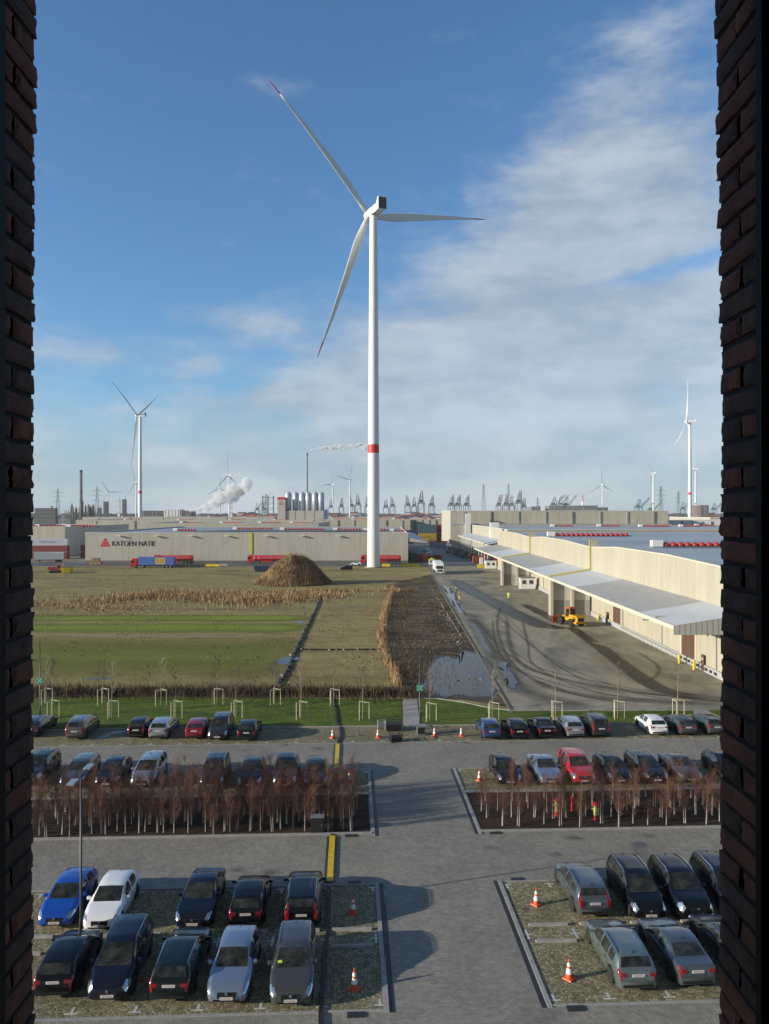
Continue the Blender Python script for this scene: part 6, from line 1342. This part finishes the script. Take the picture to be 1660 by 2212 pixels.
for x, yt, l in ((1378, 1073, 'teal crane with slanted boom left of the Y bladed turbine'), (1406, 1082, 'teal crane behind the foot of the Y bladed turbine'), (1474, 1080, 'teal crane left of the tall right turbine tower'), (556, 1083, 'left one of two teal cranes between the white smoke and the silos'), (570, 1083, 'right one of two teal cranes between the white smoke and the silos'), (1541, 1082, 'teal crane at the right brick reveal')): crane(x, yt, 2000, l, 1, M_teal)
# pylons and lattice masts
def pylon(x, yt, D, label, arms=3):
    c = at(x, HY, D); H = 20 + (HY - yt) * D / FPX; r = thing('pylon', label, 'pylon', (c.x, D, 0), .3, 'pylons on the skyline'); b = MB(); wb, wt = H * .075, H * .012
    wv = lambda z: wb + (wt - wb) * (z / H) ** .8; n = 9; zs = [H * (1 - (1 - k / n) ** 1.3) for k in range(n + 1)]
    for sx in (-1, 1):
        for sy in (-1, 1):
            for a, q in zip(zs[:-1], zs[1:]): bar(b, (sx * wv(a), sy * wv(a), a), (sx * wv(q), sy * wv(q), q), .28)
    for a, q in zip(zs[:-1], zs[1:]):
        for s in (-1, 1): bar(b, (-wv(a), s * wv(a), a), (wv(q), s * wv(q), q), .16); bar(b, (wv(a), s * wv(a), a), (-wv(q), s * wv(q), q), .16)
    b.build('lattice', M_lat, r)
    for k in range(arms): z = H * (.62 + .13 * k); b = MB(); ln = H * (.17 - .03 * abs(k - 1)); [bar(b, (s * ln, 0, z), (0, 0, z + q), .22) for s in (-1, 1) for q in (0, H * .035)]; b.build('cross_arm', M_lat, r)
for x, yt, D, l in ((125, 1055, 1600, 'lattice pylon left of the refinery chimney'), (210, 1051, 1500, 'lattice pylon right of the refinery'), (1426, 1050, 1500, 'lattice pylon right of the Y bladed turbine'), (1464, 1060, 1900, 'lattice pylon left of the tall right turbine'), (1043, 1046, 1800, 'slim lattice mast above the left part of the tall beige hall'), (1097, 1045, 2000, 'slim lattice mast in the right crane cluster'), (575, 1066, 1600, 'lattice pylon between the teal cranes and the silos'), (1160, 1074, 2200, 'low lattice pylon right of the crane clusters')): pylon(x, yt, D, l, 3 if x not in (1043, 1097) else 0)
# refinery
def lath(name, c, prof, m, par, n=14): return MB().lathe(prof, n, c).build(name, m, par, True)
D = 1250; rf = thing('refinery', 'rusty refinery of pipes, columns and frames around the tall chimney', 'refinery', (0, 0, 0)); rnd = random.Random(9); M_rust = mat('rusty_steel', (0.13, 0.10, 0.08), 0.7, var=0.4, scale=.1); M_dst = mat('dark_steelwork', (0.07, 0.072, 0.075), 0.7)
for k in range(16): x = rnd.uniform(148, 208); h = rnd.uniform(24, 40) * (1.25 if k < 4 else 1); c = at(x, HY, D + rnd.uniform(-25, 25)); lath('column', (c.x, c.y, 0), [(1.6, 0), (1.6, h), (.6, h + 1.5), (.4, h + 4)], M_rust if k % 2 else M_dst, rf, 10)
for k in range(7):
    x0 = 146 + 9 * k; c = at(x0, HY, D); h = rnd.uniform(22, 36); b = MB()
    for i in range(3):
        for j in range(2): bar(b, (c.x + i * 3.2, D - 12 + j * 8, 0), (c.x + i * 3.2, D - 12 + j * 8, h), .35)
    for z in range(6, int(h), 6): b.bx(c.x - .4, c.x + 6.8, D - 12.4, D - 3.6, z, z + .4); bar(b, (c.x, D - 12, z), (c.x + 6.4, D - 12, z + 6), .2)
    b.build('steel_frame', M_rust if k % 2 else M_dst, rf)
b = MB(); [b.cyl(at(146, HY, D - 14) * 1 + Vector((0, 0, z - 20)), at(210, HY, D - 14) + Vector((0, 0, z - 20)), .5, n=6) for z in (10, 13, 17, 21)]; b.build('pipe_rack', M_dst, rf)
c = at(175, HY, 1280); r = thing('chimney', 'tall grey concrete chimney rising from the refinery', 'chimney', (c.x, c.y, 0)); MB().lathe([(3.0, 0), (2.2, 88)], 18).build('shaft', M_conc, r, True); MB().lathe([(2.5, 88), (2.5, 92), (2.0, 93)], 18).build('crown', M_dst, r); [MB().lathe([(3.3 - k * .25, 40 + 16 * k), (3.3 - k * .25, 41 + 16 * k)], 18).build('gallery', M_dst, r) for k in range(3)]
for x, yt, wpx, D, m, l in ((229, 1083, 9, 1400, M_dst, 'dark process tower right of the refinery'), (257, 1077, 5, 1400, M_wht, 'slim white process tower left of the dark tower block'), (269, 1078, 8, 1400, M_dst, 'dark blue tower block left of the V bladed turbine'), (215, 1096, 8, 1400, M_dst, 'low process block between the pylon and the dark tower'), (100, 1097, 46, 1400, M_dst, 'low dark plant buildings at the left brick reveal'), (500, 1089, 4, 900, M_wht, 'short white chimney stack in front of the smoke turbine'), (705, 1100, 7, 800, M_tblue, 'blue block beside the silos')):
    c = at(x, HY, D); wv = wpx * D / FPX; H = 20 + (HY - yt) * D / FPX; r = thing('process_tower', l, 'tower', (c.x, c.y, 0)); MB().box((0, 0, H / 2), (wv, wv * (.3 if wpx > 20 else .8), H), 0, .95, .95).build('shell', m, r)
    for k in range(3): MB().box((0, 0, H * (.45 + .22 * k)), (wv * 1.12, wv * (.36 if wpx > 20 else .92), .5)).build('gallery', M_lat, r)
    MB().cyl((wv * .25, 0, H), (wv * .25, 0, H + 4), max(.3, wv * .06), n=6).build('vent_pipe', M_lat, r)
# white hall and dark sheds at the horizon
for x0, x1, yt, D, m, l in ((354, 389, 1100.5, 1700, M_wht, 'bright white hall on the horizon left of the smoke plume'), (306, 353, 1103, 1700, M_dst, 'long dark shed on the horizon right of the V bladed turbine'), (390, 414, 1103, 1700, M_dst, 'dark shed on the horizon at the foot of the smoke plume'), (1185, 1290, 1092, 1500, M_lat, 'grey factory hall under the right smoke plume'), (1288, 1312, 1096, 1500, M_teal, 'pale teal block right of the grey factory hall'), (1510, 1530, 1091, 1700, M_rust, 'reddish brick works at the right brick reveal'), (1146, 1166, 1094, 1500, M_lat, 'pale block left of the grey factory hall')):
    a = at(x0, HY, D).x; q = at(x1, HY, D).x; H = 20 + (HY - yt) * D / FPX; hallbox('factory', l, a, q, D, D + 40, H, m, M_roofg, .4, 5)['category'] = 'factory'
for k, (x, l) in enumerate(((1257, 'pink and white striped stack in the right smoke'), (1083, 'thin reddish mast crane above the tall beige hall'))):
    c = at(x, HY, 1520); r = thing('stack', l, 'stack', (c.x, c.y, 0)); M_pk = mat('faded_red', (0.42, 0.16, 0.15), 0.6)
    for q in range(5): MB().cyl((0, 0, 11 * q), (0, 0, 11 * q + 10.9), 1.6 if k == 0 else .7, n=12).build('segment', M_pk if q % 2 == 0 else M_wht, r)
    if k: MB().cyl((-9, 0, 54), (16, 0, 57), .4, n=5).build('jib', M_pk, r)
# container terminal: piles of boxes below the cranes
MT = [CM[k] for k in ('rust', 'red', 'navy', 'teal', 'white', 'orange')]; rnd = random.Random(21)
for k in range(44):
    x = (rnd.uniform(505, 600), rnd.uniform(705, 795), rnd.uniform(835, 975), rnd.uniform(1000, 1180), rnd.uniform(1300, 1540))[k % 5]; D = rnd.uniform(1900, 2350); c = at(x, HY, D); r = thing('container_pile', 'distant pile of stacked containers below the cranes on the skyline', 'containers', (c.x, c.y, 0), rnd.uniform(-.1, .1), 'container piles on the skyline')
    for q in range(rnd.randint(5, 9)): MB().box((rnd.uniform(-4, 4), 0, 1.3 + 2.6 * q), (rnd.choice((12.2, 24.4, 36.6)), 12, 2.55)).build('tier', rnd.choice(MT), r)
# far belt of trees
rnd = random.Random(31); b = MB()
for k in range(900):
    a = rnd.uniform(-.62, .62); D = rnd.uniform(2500, 4200); h = rnd.uniform(9, 20); x = math.tan(a) * D; wv = h * rnd.uniform(.8, 2.2)
    b.loft([[(x + wv * q * math.cos(t) * rnd.uniform(.8, 1.2), D + wv * q * math.sin(t), z * h) for t in [2 * math.pi * j / 7 for j in range(7)]] for q, z in ((.7, 0), (1, .3), (.85, .7), (.35, 1))])
stuff(b.build('far_wood', mat('winter_wood', (0.055, 0.055, 0.045), 0.9, var=0.3, scale=.02)), 'thin dark belt of winter trees along the horizon', 'trees')
# silos
D = 700; X = lambda x: (x - CX) * D / FPX
sl = thing('silo_plant', 'beige plant with a red topped tower carrying six shining silos', 'silo plant', (0, 0, 0)); M_silo = mat('silo_aluminium', (0.50, 0.54, 0.60), 0.35, 0.3)
b = MB(); b.bx(X(617.2), X(700), D, D + 16, 0, 22.3); b.build('wall', M_beige, sl); b = MB(); b.bx(X(600), X(617), D - 1, D + 15, 0, 32.6); b.build('tower', M_beige, sl); b = MB(); b.bx(X(599.7), X(617.3), D - 1.2, D + 15.2, 32.62, 34.8); b.build('red_crown', M_logo, sl)
b = MB(); tx = X(608); [yprism(b, [(tx + o - .9, z), (tx + o + .9, z), (tx + o, z + 1.6)], D - 1.1, D - 1.02) for o, z in ((-1.0, 27.8), (1.0, 27.8), (0, 29.5))]; b.build('emblem', M_logo, sl)
for x in (621.5, 637, 651.5, 665, 679.5, 693): s = MB().lathe([(2.9, 22.3), (2.9, 38.2), (1.2, 39.6), (.3, 39.8)], 22, (X(x), D + 6, 0)).build('silo', M_silo, sl, True); MB().cyl((X(x) + 1, D + 5, 39.5), (X(x) + 1, D + 5, 41), .25, n=6).build('vent', M_galv, s)
for k in range(4): MB().bx(X(617.4) + 8.8 * k + 8.6, X(617.4) + 8.8 * k + 8.9, D - .12, D - .01, 0, 22).build('panel_joint', M_dst, sl)
b = MB()
for i in range(3):
    for j in range(2): bar(b, (X(570) + 5 * i, D + 330 + 6 * j, 0), (X(570) + 5 * i, D + 330 + 6 * j, 44), .35)
for z in range(6, 44, 7): b.bx(X(570) - .5, X(570) + 10.5, D + 329.6, D + 336.4, z, z + .35); bar(b, (X(570), D + 330, z), (X(570) + 10, D + 330, z + 7), .2)
b.v = [(x * 1.47 - 2, y, z) for x, y, z in b.v]; tag(b.build('steel_frame', M_lat), 'open steel framework tower left of the silos', 'steel frame')
c = at(664, HY, 1500); r = thing('chimney', 'very slim chimney with a windblown smoke trail above the silos', 'chimney', (c.x, c.y, 0)); MB().lathe([(2.0, 0), (1.3, 134)], 14).build('shaft', M_conc, r, True); MB().lathe([(1.7, 134), (1.7, 138), (1.2, 139)], 14).build('crown', M_dst, r)

# ================================================================ SMOKE AND HAZE
from mathutils import noise as mn
def plume(pxs, D, dens, label, seed, vox=3.0):
    """pxs: (x, y, half-thickness) along the trail; puffs fused into one closed surface"""
    rnd = random.Random(seed); mb = MB(); k_ = D / FPX
    for a, b in zip(pxs[:-1], pxs[1:]):
        ln = math.hypot(b[0] - a[0], b[1] - a[1]); r_ = (a[2] + b[2]) / 2; n = max(3, int(ln / r_ * 4.5))
        for q in range(n):
            t = rnd.random(); rr = (a[2] + (b[2] - a[2]) * t); c = at(a[0] + (b[0] - a[0]) * t, a[1] + (b[1] - a[1]) * t, D)
            o = Vector((rnd.gauss(0, .42), rnd.gauss(0, .42), rnd.gauss(0, .42))) * rr * k_; s_ = rr * k_ * rnd.uniform(.28, .62); c = c + o
            pr = [(s_ * math.sin(math.pi * i / 8) + .001, -s_ * math.cos(math.pi * i / 8)) for i in range(9)]; mb.lathe(pr, 12, (c.x, c.y, c.z))
    me = mb.mesh('smoke', None); o = bpy.data.objects.new('smoke', me); C.objects.link(o); md = o.modifiers.new('r', 'REMESH'); md.mode = 'VOXEL'; md.voxel_size = vox
    bpy.context.view_layer.update(); em = bpy.data.meshes.new_from_object(o.evaluated_get(bpy.context.evaluated_depsgraph_get())); bpy.data.objects.remove(o)
    m = bpy.data.materials.new('smoke'); m.use_nodes = True; t = m.node_tree; t.nodes.clear(); v = t.nodes.new('ShaderNodeVolumePrincipled'); v.inputs['Color'].default_value = (.985, .985, .985, 1); v.inputs['Anisotropy'].default_value = 0.1; tcn = t.nodes.new('ShaderNodeTexCoord'); nz = t.nodes.new('ShaderNodeTexNoise'); nz.inputs['Scale'].default_value = 1.9 / (max(q[2] for q in pxs) * D / FPX); nz.inputs['Detail'].default_value = 5
    mr = t.nodes.new('ShaderNodeMapRange'); mr.inputs[1].default_value = .38; mr.inputs[2].default_value = .68; mr.inputs[3].default_value = 0; mr.inputs[4].default_value = dens * 2.2; t.links.new(tcn.outputs['Object'], nz.inputs['Vector']); t.links.new(nz.outputs['Fac'], mr.inputs[0]); t.links.new(mr.outputs[0], v.inputs['Density'])
    o = t.nodes.new('ShaderNodeOutputMaterial'); t.links.new(v.outputs[0], o.inputs[1]); em.materials.clear(); em.materials.append(m); stuff(ob('smoke', em), label, 'smoke')
plume([(664, 974, 2.0), (676, 970, 3), (700, 967, 4.5), (735, 966, 6), (765, 963, 7), (790, 965, 8)], 1500, .35, 'white smoke trail blown sideways from the slim chimney above the silos', 3, .9)
plume([(412, 1106, 7), (440, 1098, 13), (470, 1086, 20), (498, 1072, 25), (520, 1060, 26), (534, 1050, 22)], 1480, .10, 'thick white smoke plume rising in front of the left turbines', 9)
plume([(1203, 1086, 3), (1225, 1080, 6), (1250, 1078, 7), (1275, 1070, 8), (1300, 1060, 8), (1325, 1053, 7), (1345, 1047, 4)], 1490, .03, 'faint grey smoke drifting over the grey factory on the right', 15)
plume([(236, 1082, 2), (238, 1074, 5), (243, 1066, 4)], 1395, .06, 'small puff of steam over the dark process tower on the left', 21)
hz = MB(); hz.bx(-9200, 9200, -300, 9200, -1.03, 205); hm = bpy.data.materials.new('haze'); hm.use_nodes = True; t = hm.node_tree; t.nodes.clear()
v = t.nodes.new('ShaderNodeVolumePrincipled'); v.inputs['Color'].default_value = (.86, .92, 1.0, 1); v.inputs['Density'].default_value = HAZE; v.inputs['Anisotropy'].default_value = 0.0; o = t.nodes.new('ShaderNodeOutputMaterial'); t.links.new(v.outputs[0], o.inputs[1])
stuff(hz.build('haze', hm), 'thin bluish haze in the air towards the horizon', 'haze')
